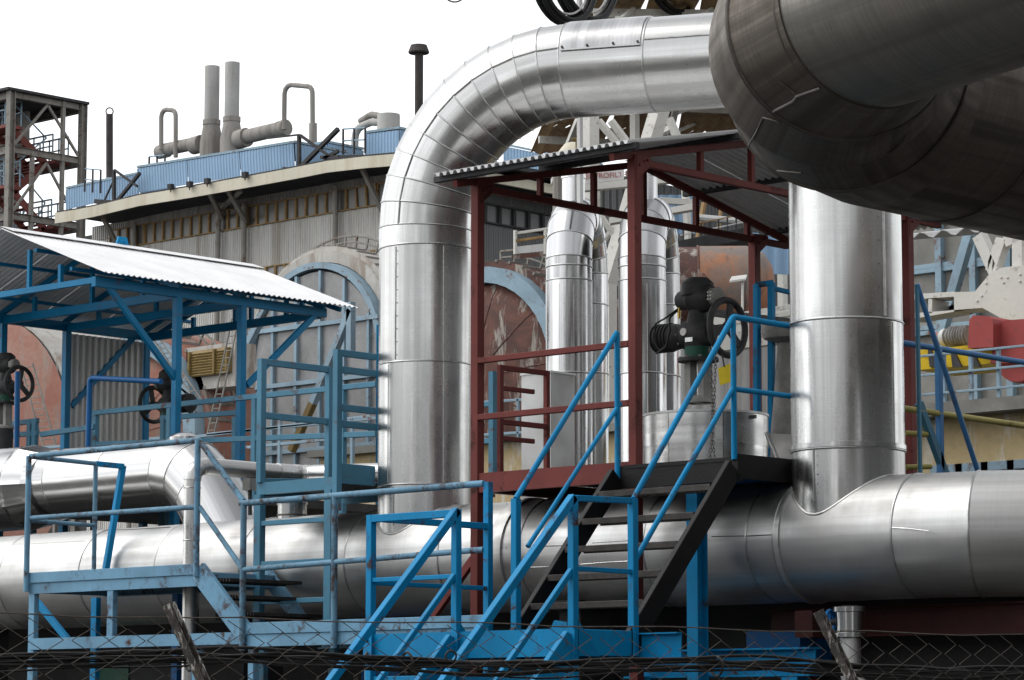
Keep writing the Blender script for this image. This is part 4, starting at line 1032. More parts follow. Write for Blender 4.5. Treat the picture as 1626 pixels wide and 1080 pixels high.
# catwalk
cw_ = thing('catwalk', 'rusty catwalk with pipes and thin rails behind the red roof truss', 'catwalk', P(1130,400,Y=50))
MB().bar(P(1070,402,Y=49), P(1190,378,Y=49), 1.2, .2).build('deck', M['steel_dark'], cw_, 0)
MB().bar(P(1080,392,Y=48.9), P(1192,370,Y=48.9), .06, .05).build('edge_rail', M['canopy'], cw_, 0)
for k in range(8):
    x_ = 1085 + k*14; y_ = 398 - k*2.9; MB().bar(P(x_,y_,Y=48.6), P(x_,y_-38,Y=48.6), .025, .025).build('post', M['steel_dark'], cw_, 0)
for h in (12,25,38): MB().bar(P(1080,399-h,Y=48.6), P(1190,376-h,Y=48.6), .022, .022).build('rail', M['canopy' if h != 25 else 'galv'], cw_, 0)
MB().bar(P(1108,380,Y=49.4), P(1118,322,Y=49.4), .07, .07).bar(P(1140,375,Y=49.4), P(1146,320,Y=49.4), .05, .05).build('riser', M['canopy'], cw_, 0)
MB().tube([P(1100,345,Y=49), P(1180,352,Y=49)], .06, 8).build('pipe', M['galv'], cw_)
t = thing('tube_lamp', 'white tube lamp on a thin post in front of the rusty tank', 'lamp', P(1179,510,Y=42))
MB().hexa([P(1158,449,Y=42),P(1184,445,Y=42),P(1186,438,Y=42.3),P(1162,442,Y=42.3),P(1158,446,Y=42),P(1184,442,Y=42),P(1186,436,Y=42.3),P(1162,439,Y=42.3)]).build('lamp_housing', M['lamp'], t, 0); MB().bar(P(1179,446,Y=42.1), P(1179,520,Y=42.1), .03, .03).build('post', M['white'], t, 0)
single(MB().bar(P(1095,492,Y=40), P(1256,512,Y=40), .08, .10), 'service_conduit', M['steel_dark'], 'dark level conduit crossing behind the valve hand wheel', 'conduit', smooth=0)
single(MB().bar(P(1120,522,Y=44), P(1256,500,Y=44), .3, .28), 'crane_beam', M['white'], 'cream white level beam behind the hand wheel, left of the upright pipe', 'beam', smooth=0)
single(MB().bar(P(1160,512,Y=43), P(1256,498,Y=43), .2, .08).bar(P(1120,548,Y=43), P(1256,530,Y=43), .25, .26), 'crane_beam', M['white'], 'lower cream beam pair behind the hand wheel and the blue gate', 'beam', smooth=0)
# lower yard wall: concrete and rubble
back_sheet('yard_wall', ((1060,760),(1260,760),(1060,545)), 46, 'dirty grey sheet wall low behind the valve', 'galv_dark')
# blue gate beside pedestal
XG = P(1202,640,y=3.6).x
t = thing('blue_gate', 'blue square-tube gate posts left of the upright pipe', 'gate', (XG, 3.6, 2.42))
for px in (1202,1225):
    MB().bar(P(px,452 if px==1202 else 449,Y=26.8), P(px,760,Y=26.8), .055, .055, (0,1,0)).build('post', M['blue'], t, 0)
MB().bar(P(1199,453,Y=26.8), P(1228,449,Y=26.8), .05, .05).build('rail', M['blue'], t, 0); MB().bar(P(1227,458,Y=26.8), P(1262,466,Y=27.0), .04, .04).build('rail', M['blue'], t, 0)
MB().box(P(1195,757,Y=26.8), P(1250,772,Y=27.2)).build('sill', M['blue_deep'], t, 0)
# pedestal valve half hidden by the upright pipe
t = thing('pedestal_valve', 'grey cast pedestal with a dished top beside the upright pipe', 'valve', P(1248,700,y=2.2))
q = P(1250,690,y=2.2); zt_ = P(1250,545,y=2.2).z
MB().lathe((q.x,q.y,2.42), (0,0,1), [(.17,0),(.15,q.z-2.42),(.075,zt_-2.42),(.085,zt_-2.38)], 20).build('pedestal', M['castgrey'], t)
MB().lathe((q.x,q.y,zt_+.0), (0,0,1), [(.08,0),(.2,.04),(.23,.10),(.22,.17),(.1,.19)], 24).build('dished_top', M['castgrey'], t)
MB().lathe((q.x,q.y,2.42), (0,0,1), [(.24,0),(.24,.85),(.15,.9)], 20).build('base_flange', M['rust_head'], t)
# clad cone beside pipe foot
t = thing('clad_hopper', 'small silver clad hopper between the drum and the upright pipe', 'hopper', P(1240,740,y=.95))
a, b, c_, d_ = P(1217,688,y=.9), P(1262,690,y=.9), P(1262,745,y=.7), P(1240,742,y=.7)
MB().hexa([d_, c_, c_+V((0,.5,0)), d_+V((0,.5,0)), a, b, b+V((0,.4,0)), a+V((0,.4,0))]).build('cladding_sheet', M['alu'], t, 0)
MB().bar(a, d_, .03, .03).build('edge_strip', M['bead'], t, 0)

# platform with railing seen between elbow and gooseneck
t = thing('yard_platform', 'small rusty platform with pale railing left of the first gooseneck', 'platform', P(840,408,Y=52))
MB().hexa([P(812,412,Y=51),P(872,406,Y=51),P(872,406,Y=54),P(812,412,Y=54),P(812,404,Y=51),P(872,398,Y=51),P(872,398,Y=54),P(812,404,Y=54)]).build('deck', M['rust_head'], t, 0)
MB().plate([P(817,405,Y=51),P(872,399,Y=51),P(872,386,Y=51),P(817,392,Y=51)], .02).build('toe_board', M['galv'], t, 0)
for px in (818,866): MB().bar(P(px,404,Y=51), P(px,366,Y=51), .05, .05).build('post', M['white'], t, 0)
for h in (0,12): MB().bar(P(817,371+h,Y=51), P(872,363+h,Y=51), .045, .045).build('rail', M['white' if h == 0 else 'ochre'], t, 0)
# low yellow-plaster annex seen through the red gate
t = thing('plaster_annex', 'low yellow plastered wall and ledge behind the red gate', 'building', P(800,760,y=9))
a, b = P(755,800,y=9.5), P(900,690,y=9.5)
MB().box((a.x-3,9.5,0),(b.x+2,10.3,P(800,702,y=9.5).z)).build('wall', M['plaster'], t, 0); MB().box((a.x-3.1,9.35,P(800,702,y=9.5).z),(b.x+2.1,10.4,P(800,690,y=9.5).z)).build('coping', M['concrete'], t, 0)
r_ = thing('yard_railing', 'thin pale blue railing low behind the red gate', 'railing', P(800,690,y=9.4))
for y_ in (636,688): MB().bar(P(765,y_+3,y=9.3), P(905,y_-6,y=9.3), .035, .035).build('rail', M['frame_blue'], r_, 0)
MB().bar(P(823,632,y=9.3), P(823,702,y=9.3), .035, .035).build('post', M['frame_blue'], r_, 0)
# cable reels hung high above the elbow
def reel(px, py, w, h, Y, label):
    t = thing('hose_coil', label, 'coil', P(px,py,Y=Y), 'black hose coils high above the silver pipe')
    ax = (RIGHT*.78 - AWAY*.62).normalized(); c_ = P(px,py,Y=Y); r = h/2/4750*Y
    for k in range(4): MB().torus(c_+ax*(.035*(k-1.5)), ax, r*(1-.06*(k%2)), .028, 40, 8).build('hose_turn', M['tyre_black'], t)
    MB().torus(c_, ax, r*.80, .012, 40, 6).build('inner_hoop', M['galv'], t)
reel(897,-38,30,156,30, 'left black hose coil hanging above the silver pipe against the sky')
reel(930,-42,30,160,30.4, 'right black hose coil hanging above the silver pipe, overlapping the other')
reel(1070,-55,30,160,53, 'black hose coil under the brown canopy, next to the dark elbow')
t = thing('coil_hanger', 'dark steel bracket high above the silver pipe that carries the hose coils', 'bracket', P(913,-140,Y=30.2))
mp = P(919,-400,Y=31.2); MB().bar((mp.x,mp.y,0), mp, .05, .05, (0,1,0)).build('mast', M['galv'], t, 0)
for px in (897,930): MB().bar(P(px,-122,Y=30.2), (mp.x,mp.y,P(919,-122,Y=31.2).z), .05, .06).build('arm', M['steel_dark'], t, 0)
cr = P(722,-14,Y=40); single(MB().torus(cr, AWAY, 18/4750*40, .012, 30, 5).tube([cr+V((0,0,.15)), cr+V((0,0,1.6)), mp-V((0,0,.1))], .010, 5), 'cable_loop', M['wire'], 'thin cable loop dangling into the sky at the top edge', 'cable')

# ------------------------------------------------------------------ right-hand yard
RY = 9.0
bw = thing('panel_wall', 'grey panel wall in pale blue steel frames at the right', 'building', P(1500,560,y=14))
fy = 14.0
for i, (xa, xb) in enumerate(((1425,1489),(1497,1544),(1551,1600),(1606,1660))):
    for (ya, yb) in ((330,424),(430,520),(524,640)):
        o = P(xa, yb, y=fy); e = P(xb, yb, y=fy); z1_ = P((xa+xb)/2, ya, y=fy).z; z0_ = P(1500, yb, y=fy).z
        MB().plate([(o.x,fy,z0_),(e.x,fy,z0_),(e.x,fy,P(1500,ya,y=fy).z),(o.x,fy,P(1500,ya,y=fy).z)], .06, (0,-1,0)).build('panel', M['concrete'], bw, 0)
for px in (1493,1547,1603): 
    q = P(px,450,y=fy-.05); MB().bar((q.x,fy-.05,0),(q.x,fy-.05,P(px,300,y=fy).z), .10, .10, (0,1,0)).build('frame_post', M['frame_blue'], bw, 0)
for py in (421,428,519,527): z_ = P(1500,py,y=fy).z; MB().bar((P(1420,400,y=fy).x,fy-.03,z_),(P(1680,400,y=fy).x,fy-.03,z_), .08, .06).build('frame_rail', M['frame_blue'], bw, 0)
MB().bar(P(1540,372,y=fy-.7), P(1492,540,y=fy-.7), .13, .12, (0,1,0)).build('brace', M['frame_blue'], bw, 0)
a = P(1420,383,y=11); b = P(1560,368,y=11)
single(MB().sheet(P(1420,383,y=11), V((b.x-a.x,0,b.z-a.z)), V((0,3,.5)), .3, .08, .01, 5), 'yard_awning', M['galv_dark'], 'grey corrugated awning edge under the dark elbow at right', 'awning', smooth=20)
gd = thing('crane_girder', 'cream white crane girder with a slot and bolted gusset at the right', 'girder', P(1540,510,y=10))
def gp(pts, d=.35, yy=10.0, m='white', par=None, nm='web_plate'):
    q = [P(a,b,y=yy) for a,b in pts]; return MB().plate(q, d, (0,-1,0)).build(nm, M[m], par or gd, 0)
gp([(1440,508),(1440,498),(1535,491),(1560,489),(1600,511),(1680,512),(1680,412),(1625,421),(1590,425),(1572,434),(1548,463),(1515,464),(1515,495)][::-1])
gp([(1440,468),(1515,463),(1515,471),(1440,476)][::-1]); gp([(1474,475),(1474,497),(1480,497),(1480,475)]); gp([(1440,476),(1452,475),(1452,500),(1440,500)])
MB().box(P(1440,500,y=10.3), P(1600,492,y=10.6)).build('flange', M['white'], gd, 0)
for a, b in (((1556,375),(1582,432)),((1594,380),(1577,432)),((1620,370),(1620,430)),((1600,385),(1626,372))): MB().bar(P(*a,y=10.15), P(*b,y=10.15), .14, .14, (0,1,0)).build('truss_strut', M['white'], gd, 0)
for px, py in ((1552,478),(1559,470),(1590,441),(1594,449),(1600,441),(1620,436),(1620,447),(1566,450)): MB().lathe(P(px,py,y=10.0), (0,-1,0), [(.014,0),(.014,.012),(.008,.018)], 8).build('bolt', M['white'], gd)
md = thing('crane_drive', 'red drive unit with grey motor and striped yellow base under the crane girder', 'machine', P(1560,590,y=9.4))
def blk(a, b, yy, d, m, nm): 
    p, q = P(*a,y=yy), P(*b,y=yy); return MB().box((p.x,yy,q.z),(q.x,yy+d,p.z)).build(nm, M[m], md, 0)
gp([(1537,553),(1575,551),(1575,512),(1570,502),(1545,501),(1539,508)][::-1] if False else [(1539,508),(1545,501),(1570,502),(1575,506),(1577,514),(1577,551),(1537,553)][::-1], .5, 9.0, 'red_machine', md, 'belt_guard')
q = P(1616,562,y=9.2); R_ = 46/4750*(q-CAM).dot(AWAY)
MB().lathe(q, (0,1,0), [(R_*.97,0),(R_,.03),(R_,.4)], 40).build('wheel_guard', M['red_machine'], md)
gp([(1583,524),(1592,509),(1690,502),(1690,575),(1572,577)][::-1], .3, 9.15, 'red_machine', md, 'wheel_guard')
for (a,b),(c_,d_),w,m in (((1493,537),(1510,536),28,'castgrey'),((1497,537),(1504,536),34,'lamp'),((1486,538),(1497,537),24,'red_machine'),((1509,535),(1540,533),36,'castgrey')):
    p, q2 = P(a,b,y=9.45), P(c_,d_,y=9.45); MB().lathe(p, q2-p, [(w/4750*14.8*.9,0),(w/4750*14.8,.02),(w/4750*14.8,(q2-p).length)], 20).build('motor', M[m], md)
for k_ in range(7):
    p = P(1512+k_*4,534.6-k_*.25,y=9.4); MB().torus(p, (1,0,0), .115, .010, 20, 6).build('cooling_rib', M['castgrey'], md)
p, q2 = P(1455,588,y=9.2), P(1575,577,y=9.2)
MB().hexa([p, q2, q2+V((0,.8,0)), p+V((0,.8,0)), p+V((0,0,.23)), q2+V((0,0,.23)), q2+V((0,.8,.23)), p+V((0,.8,.23))]).build('base_frame', M['machine_yellow'], md, 0)
for px in (1476,1512,1542):
    gp([(px,583),(px+15,583),(px+2,556),(px-3,556)], .03, 9.17, 'steel_dark', md, 'gusset')
# terrace: slab, plaster wall, window strip, railing
tr = thing('plaster_terrace', 'peeling yellow plaster terrace building with a blue window strip at the right edge', 'building', P(1530,760,y=8.5))
ty = 8.5; za_, zb_ = P(1530,662,y=ty).z, P(1530,641,y=ty).z; xl_, xr_ = P(1405,700,y=ty).x, P(1720,700,y=ty).x
zc_ = P(1530,736,y=ty).z; zd_ = P(1530,760,y=ty).z
MB().box((xl_-.2,ty-.3,za_),(xr_,ty+6,zb_)).build('slab', M['concrete'], tr, 0)
MB().box((xl_,ty,zc_),(xr_,ty+5,za_-.003)).build('wall', M['plaster'], tr, 0)
MB().box((xl_,ty,0),(xr_,ty+5,zd_-.25)).build('wall', M['plaster'], tr, 0)
wx0 = P(1487,740,y=ty).x; wst = (P(1626,740,y=ty).x - wx0)/3.4
for i in range(5):
    window(tr, (wx0+wst*i, ty+.06, zd_-.245), (wst*.985,0,0), (0,0,zc_-zd_+.24), .12, M['frame_blue'], M['pane'], .10)
MB().box((xl_,ty+.02,zd_-.248),(wx0-.003,ty+.5,zc_-.003)).build('wall', M['plaster'], tr, 0)
MB().box((xl_,ty+.3,zd_-.246),(xr_,ty+.5,zc_-.004)).build('room_back', M['steel_dark'], tr, 0)
rr_ = thing('terrace_railing', 'pale blue three-bar railing along the terrace in front of the red drive', 'railing', P(1530,650,y=ty))
zt3 = [P(1530,561,y=ty).z, P(1530,592,y=ty).z, P(1530,623,y=ty).z]
for z_ in zt3: MB().bar((xl_,ty-.1,z_),(xr_,ty-.1,z_), .026, .026).build('rail', M['frame_blue'], rr_, 0)
for px in (1504,1547,1591,1640): x_ = P(px,600,y=ty).x; MB().bar((x_,ty-.06,zb_),(x_,ty-.06,zt3[0]), .045, .04, (0,1,0)).build('post', M['frame_blue'], rr_, 0)

# ------------------------------------------------------------------ red valve shed
AX, BX, AYs, CYs = .25, 2.02, -.70, 3.11
t = thing('valve_shed', 'open dark red steel shed with shallow grey corrugated gable roof in the middle', 'shed', ((AX+BX)/2, AYs, 0))
shed = t
for x, y in ((AX,AYs),(BX,AYs),(AX,CYs),(BX,CYs)): MB().bar((x,y,0),(x,y,6.22), .085, .085, (0,1,0)).build('column', M['red'], t, 0)
RYs, ZL, ZR = 1.45, 6.17, 6.665; YE = 3.62
def zu(y): return 6.225 + (ZR-6.225)*(1 - abs(y-RYs)/(RYs-AYs))
for x, kp in ((AX, [P(a,330,x=AX).y for a in (858,943,1022,1105,1186)]), (BX, [P(a,270,x=BX).y for a in (1112,1193,1290,1370)])):
    MB().bar((x,AYs+.044,ZL),(x,YE,ZL), .05, .06).build('lower_chord', M['red'], t, 0)
    MB().bar((x,AYs-.28,zu(AYs-.28)),(x,RYs-.02,ZR), .05, .06).build('upper_chord', M['red'], t, 0)
    MB().bar((x,RYs+.02,ZR),(x,YE,zu(YE)), .05, .06).build('upper_chord', M['red'], t, 0)
    for y in kp:
        if zu(y)-ZL > .1: MB().bar((x,y,ZL+.03),(x,y,zu(y)-.03), .05, .05, (0,1,0)).build('strut', M['red'], t, 0)
for y in (-.98, .35, 2.35, 3.5): MB().bar((.02,y,zu(y)+.06),(2.30,y,zu(y)+.06), .05, .055).build('purlin', M['steel_dark'], t, 0)
for x in (AX,BX):                             # gussets and bolts at the truss nodes
    for y in (AYs, CYs):
        MB().plate([(x+.0455,y-.02,ZL-.16),(x+.0455,y+.16,ZL-.02),(x+.0455,y+.16,ZL+.05),(x+.0455,y-.02,ZL+.05)], .008, (1,0,0)).build('gusset', M['red'], t, 0)
        for dy, dz_ in ((.02,-.03),(.08,.01),(.12,.02)): MB().lathe((x+.046,y+dy,ZL+dz_), (1,0,0), [(.011,0),(.011,.010),(.004,.012)], 6).build('bolt', M['red'], t, 0)
sl = (ZR-6.225)/(RYs-AYs)
for k in range(3):
    xa, xb = .07+k*.735, .07+(k+1)*.735-.006
    MB().sheet((xa,-1.06,zu(-1.06)+.09), (xb-xa,0,0), (0,RYs+1.06,(RYs+1.06)*sl), .0817, .028, .004, 12, True).build('roof_sheet', M['galv_bright'], t, 40)
    MB().sheet((xa,3.95,zu(3.95)+.09), (xb-xa,0,0), (0,RYs-3.95,(3.95-RYs)*sl), .0817, .028, .004, 12, True).build('roof_sheet', M['galv_bright'], t, 40)
MB().plate([(.06,RYs-.2,ZR+.115-.2*sl+.006),(2.29,RYs-.2,ZR+.115-.2*sl+.006),(2.29,RYs,ZR+.124),(.06,RYs,ZR+.124)], .004, (0,0,1)).plate([(.06,RYs,ZR+.124),(2.29,RYs,ZR+.124),(2.29,RYs+.2,ZR+.115-.2*sl+.006),(.06,RYs+.2,ZR+.115-.2*sl+.006)], .004, (0,0,1)).build('ridge_cap', M['galv'], t, 0)
MB().chan((AX+.045,AYs-.03,3.625),(BX-.045,AYs-.03,3.625), .165, .06, .010, (0,0,1), -1).build('floor_beam', M['red'], t, 0)
MB().bar((AX+.045,1.0,3.56),(BX-.045,1.0,3.56), .06, .12).build('floor_beam', M['red'], t, 0)
for x in (AX,BX): MB().bar((x,AYs+.045,3.61),(x,CYs-.045,3.61), .06, .12).build('floor_beam', M['red'], t, 0)
MB().box((AX+.03,AYs+.09,3.672),(BX-.03,CYs,3.69)).build('floor_plate', M['black'], t, 0)
for z in (P(765,573,y=AYs).z, P(765,663,y=AYs).z):
    MB().bar((AX+.043,AYs-.02,z),(BX-.043,AYs-.02,z), .05, .05).build('rail', M['red'], t, 0)
ygt = P(868,582,x=AX+.08).y
for z in (P(772,577,x=AX+.08).z, P(775,664,x=AX+.08).z): MB().bar((AX+.08,AYs+.2,z-.02),(AX+.08,ygt,z-.02), .035, .045).build('gate_rail', M['red'], t, 0)
for y in (AYs+.2, ygt): MB().bar((AX+.08,y,3.69),(AX+.08,y,P(772,577,x=AX+.08).z), .045, .045, (0,1,0)).build('gate_post', M['red'], t, 0)
for z in (4.45, 4.02): MB().bar((AX+.08,AYs+.24,z),(AX+.08,AYs+.62,z), .03, .04).build('gate_rail', M['red'], t, 0)
MB().bar(P(752,888,y=AYs), P(688,978,y=AYs), .05, .07).build('knee_brace', M['red'], t, 0)

# ------------------------------------------------------------------ black landing and black stair
SL, SR, YT, YB, ZT, ZB = 2.0, 3.2, -.90, -2.10, 3.66, 2.29
t = thing('black_stair', 'steep black steel stair and landing with blue pipe handrails before the main pipe', 'stairs', ((SL+SR)/2, YB, 0))
MB().box((SL+.07,YT,ZT-.03),(SR-.01,1.0,ZT)).build('landing_plate', M['black'], t, 0)
MB().chan((SL+.02,YT+.006,ZT-.095),(SR+.03,YT+.006,ZT-.095), .18, .06, .01, (0,0,1), -1).build('edge_beam', M['black'], t, 0)
MB().bar((SR,YT+.02,ZT-.07),(SR,1.0,ZT-.07), .05, .19).build('edge_beam', M['black'], t, 0)
for y in (-.2, .45): MB().bar((SL+.08,y,ZT-.09),(SR-.03,y,ZT-.09), .06, .1).build('joist', M['blue_deep'], t, 0)
for x in (SL, SR): MB().bar((x,YT-.02,ZT-.09),(x,YB-.12,ZB-.18), .05, .17, (0,0,1)).build('stringer', M['black'], t, 0)
def grating_tread(x0, x1, y, z, par, d=.22, m='grate'):
    mb = MB().bar((x0,y-d/2,z-.02),(x1,y-d/2,z-.02), .02, .05).bar((x0,y+d/2,z-.02),(x1,y+d/2,z-.02), .012, .04)
    n = int((x1-x0)/.045)
    for k in range(n+1): 
        xx = x0 + (x1-x0)*k/n; mb.bar((xx,y-d/2+.01,z-.015),(xx,y+d/2-.006,z-.015), .008, .025, c=.001)
    for f in (.25,.5,.75): mb.bar((x0,y-d/2+d*f,z-.012),(x1,y-d/2+d*f,z-.012), .006, .012, c=.001)
    return mb.build('tread', M[m], par, 0)
for i in range(1,6):
    f = i/6; grating_tread(SL+.028, SR-.028, YB+(YT-YB)*f+.05, ZB+(ZT-ZB)*f, t)
pr = .024; blue = M['blue']
ztop = P(980,528,y=YT).z; zt2 = P(1164,503,y=YT).z
def btube(pts, nm='handrail', r=pr, m=blue, fr=.10): return MB().tube(fillet(pts, fr, 4) if len(pts) > 2 else pts, r, 10).build(nm, m, t, 60)
btube([(SL,YT,ZT-.1),(SL,YT,ztop)], 'rail_post'); btube([(SL,YT-.0,ztop),(SL,YB,P(820,792,x=SL).z)])
zm = P(985,640,x=SL).z; btube([P(985,640,x=SL), P(838,868,x=SL)], 'mid_rail', .02)
btube([(SR,YT,ZT-.02),(SR,YT,zt2-.02)], 'rail_post')
btube([(SR,YB,P(1005,792,x=SR).z),(SR,YT,zt2),(SR,1.15,zt2-.01)], 'handrail', pr, blue, .06)
za = P(1168,618,x=SR).z; btube([(SR,YT,za),(SR,1.15,za)], 'mid_rail', .022); btube([(SR,YT-.01,za),(SR,YB,P(1008,893,x=SR).z)], 'mid_rail', .022)
# columns that carry it
px_ = P(1107,900,y=-.72); MB().ibeam((px_.x,-.72,0),(px_.x,-.72,3.46), .13, .11, .012, (0,1,0)).build('support_column', M['blue'], t, 0)
px_ = P(920,950,y=.72); MB().ibeam((px_.x,.72,0),(px_.x,.72,3.46), .15, .15, .012, (0,1,0)).build('support_column', M['blue'], t, 0)

# ------------------------------------------------------------------ bright blue landing and lower flight
YA = -2.788; XR, XM, XLf = 3.207, 2.026, 1.107; YW_ = -1.47
t = thing('blue_stair', 'bright blue steel landing and lower stair flight coming down towards the fence', 'stairs', (2.6, YA, 0))
def sq(a, b, nm, w=.058, m='blue', up=(0,0,1)): return MB().bar(a, b, w, w, up).build(nm, M[m], t, 0)
vpost = lambda x, y, z0, z1, nm='rail_post': sq((x,y,z0),(x,y,z1), nm, .06, 'blue', (0,1,0))
vpost(XLf,YA,.0,3.21); vpost(XM,YA,.0,3.21); vpost(XR,YA,.0,3.25); vpost(SL,YB,2.0,3.33); vpost(SR+.007,YB-.02,2.1,3.27)
sq((XLf+.03,YA,3.18),(XM-.03,YA,3.18),'rail'); zmid = P(600,921,y=YA).z; sq((XLf+.03,YA,zmid),(XM-.03,YA,zmid),'rail',.035)
sq((XLf,YA+.03,3.185),(XLf,YW_-.03,3.185),'rail',.05); sq((XLf,YA+.03,zmid-.02),(XLf,YW_-.03,zmid-.02),'rail',.035)
sq((XR,YA+.03,3.235),(XR,YB-.05,3.25),'rail',.045); zr2 = P(950,905,x=XR).z; sq((XR,YA+.03,zr2),(XR,YB-.05,zr2),'rail',.035)
slope = 1.0; L_ = 2.2
for x, z0, zmid_ in ((XM,3.20,P(722,914,x=XM).z),(XR,3.24,P(912,906,x=XR).z)):
    sq((x,YA,z0),(x,YA-2.25,z0-2.25*slope),'handrail',.06); sq((x,YA-.02,zmid_),(x,YA-1.75,zmid_-1.75*slope),'mid_rail',.042)
    MB().bar((x,YA-.02,2.20),(x,YA-2.15,.06), .05, .19).build('stringer', M['blue'], t, 0)
    vpost(x,YA-2.2,0,z0-2.2*slope+.02,'rail_post')
for i in range(8): grating_tread(XM+.03, XR-.03, YA-.12-.25*i, 2.06-.25*i, t, .22, 'grate')
ZLd = 2.29
MB().box((XLf,YA+.03,ZLd-.03),(XR-.03,YB-.001,ZLd)).build('landing_plate', M['grate'], t, 0)
MB().box((XLf,YB+.001,ZLd-.03),(SL-.04,YW_-.07,ZLd)).build('landing_plate', M['grate'], t, 0)
MB().chan((XLf+.03,YA+.0,ZLd-.10),(XR-.03,YA+.0,ZLd-.10), .20, .06, .01, (0,0,1), -1).build('edge_beam', M['blue'], t, 0)
for x in (XLf, XR): MB().bar((x,YA+.03,ZLd-.10),(x,(YW_ if x==XLf else YB)-.07,ZLd-.10), .05, .19).build('edge_beam', M['blue'], t, 0)
MB().chan((XLf+.03,YB+.06,ZLd-.12),(XR+.4,YB+.06,ZLd-.12), .20, .06, .01, (0,0,1), 1).build('edge_beam', M['blue'], t, 0)
for x in (XM, XR): MB().plate([(x+.03,YA+.02,ZLd-.2),(x+.03,YA+.26,ZLd-.2),(x+.03,YA+.02,ZLd+.06)], .012, (1,0,0)).build('gusset', M['blue'], t, 0)
MB().bar((XLf+.03,YA+.02,1.93),(XR-.03,YA+.02,1.93), .05, .07).build('cross_beam', M['blue'], t, 0)
MB().bar((XLf+.03,YB+.1,1.80),(XR+1.6,YB+.1,1.80), .08, .14).build('cross_beam', M['blue'], t, 0)
vpost(XR+1.5,YB+.1,0,1.74,'leg')
for x, y in ((XLf,YA),(XM,YA),(XR,YA),(SL,YB),(SR,YB)):
    MB().box((x-.045,y-.036,ZLd-.19),(x+.045,y-.031,ZLd-.01)).build('fixing_plate', M['blue'], t, 0)
    for dz_ in (-.15,-.05): MB().lathe((x+.0,y-.036,ZLd+dz_), (0,-1,0), [(.013,0),(.013,.012),(.005,.014)], 6).build('bolt', M['bead_dark'], t, 0)
a = P(868,1010,y=-1.3); MB().plate([P(868,1012,y=-1.3),P(903,1012,y=-1.3),P(900,988,y=-1.3),P(880,985,y=-1.3)], .02, (0,-1,0)).bar(P(885,1012,y=-1.29),P(885,1075,y=-1.29),.03,.03).build('lug_plate', M['blue'], t, 0)

sb = thing('support_frame', 'blue steel beams low under the right end of the main pipe', 'frame', (3.6, -.6, 0))
a = P(1000,1036,y=-.55); b = P(1262,1026,y=-.55)
MB().ibeam((a.x,-.55,a.z-.1),(b.x+.2,-.55,a.z-.1), .22, .16, .014).build('beam', M['blue'], sb, 0)
for x in (a.x+.2, b.x): MB().ibeam((x,-.55,0),(x,-.55,a.z-.215), .15, .15, .012, (0,1,0)).build('leg', M['blue'], sb, 0)
a = P(1185,1003,y=.2); MB().box((a.x,.2,a.z-.35),(a.x+.55,.7,a.z)).build('machine_block', M['blue_deep'], sb, 0)
rb_ = thing('pipe_rack', 'dark red steel rack beam under the right part of the main pipe', 'frame', (4.2, .3, 0))
a = P(1225,968,y=.35); MB().ibeam((a.x,.35,a.z-.12),(11,.35,a.z-.12), .24, .16, .016).build('beam', M['red_shaded'], rb_, 0)
for x in (a.x+.3, 7.2, 10.5): MB().ibeam((x,.35,0),(x,.35,a.z-.245), .18, .16, .014, (0,1,0)).build('leg', M['red'], rb_, 0)
a = P(1262,970,y=-.2); b = P(1290,1012,y=-.2); MB().box((a.x,-.2,b.z),(b.x,.2,a.z)).build('bracket', M['red_shaded'], rb_, 0)
for x, wh in ((-7.5,'beyond the left end of the faded blue platform'),(-3.3,'beneath the faded blue platform'),(.9,'beneath the red shed column'),(7.4,'beyond the right picture edge')):
    s_ = thing('pipe_saddle', 'dark saddle block under the main pipe, '+wh, 'support', (x, 0, 0), 'saddle blocks under the main pipe')
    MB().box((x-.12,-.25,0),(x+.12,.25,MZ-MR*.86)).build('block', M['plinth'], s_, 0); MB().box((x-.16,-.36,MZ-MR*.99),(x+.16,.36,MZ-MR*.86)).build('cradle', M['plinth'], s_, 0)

# ------------------------------------------------------------------ faded blue platform on the left and its walkway
YP = -1.47; YQ = -.52; XA, XB = -4.85, -2.44; Zp = 3.015
t = thing('service_platform', 'faded rust-stained blue platform with pipe railing in front of the main pipe at left', 'platform', ((XA+XB)/2, YP, 0))
bp = M['blue_pale']
MB().bar((XA,YP,Zp-.05),(XB,YP,Zp-.05), .02, .098).build('toe_board', bp, t, 0)
MB().chan((XA,YP+.004,Zp-.15),(XB,YP+.004,Zp-.15), .10, .06, .01, (0,0,1), -1).build('edge_beam', bp, t, 0)
MB().chan((XA,YQ,Zp-.15),(XB,YQ,Zp-.15), .10, .06, .01, (0,0,1), 1).build('edge_beam', bp, t, 0)
for x in (XA+.02, XB-.02): MB().bar((x,YP+.02,Zp-.13),(x,YQ-.02,Zp-.13), .04, .12).build('edge_beam', bp, t, 0)
MB().box((XA+.04,YP+.03,Zp-.12),(XB-.04,YQ-.01,Zp-.09)).build('deck', M['grate'], t, 0)
def leg(x, y, z0, z1, m=bp, w=.085): MB().bar((x,y,z0),(x,y,z1), w, w*.7, (0,1,0)).build('leg', m, t, 0)
leg(XA+.03,YP+.04,0,Zp-.2); leg(P(178,980,y=YP+.04).x,YP+.04,2.39,Zp-.2); leg(P(152,980,y=YQ).x,YQ,0,Zp-.2,M['blue']); leg(P(281,980,y=YQ).x,YQ,0,Zp-.2,M['blue_deep']); leg(XB-.05,YP+.05,0,2.28)
MB().chan((XA+.03,YP,2.345),(-1.80,YP,2.345), .105, .05, .01, (0,0,1), -1).build('lower_beam', bp, t, 0)
MB().bar(P(58,955,y=YQ-.3), P(116,1026,y=YQ-.3), .05, .06).build('brace', M['blue'], t, 0)
rr = .027; Zh = 4.115; Zm = P(50,823,y=YP).z
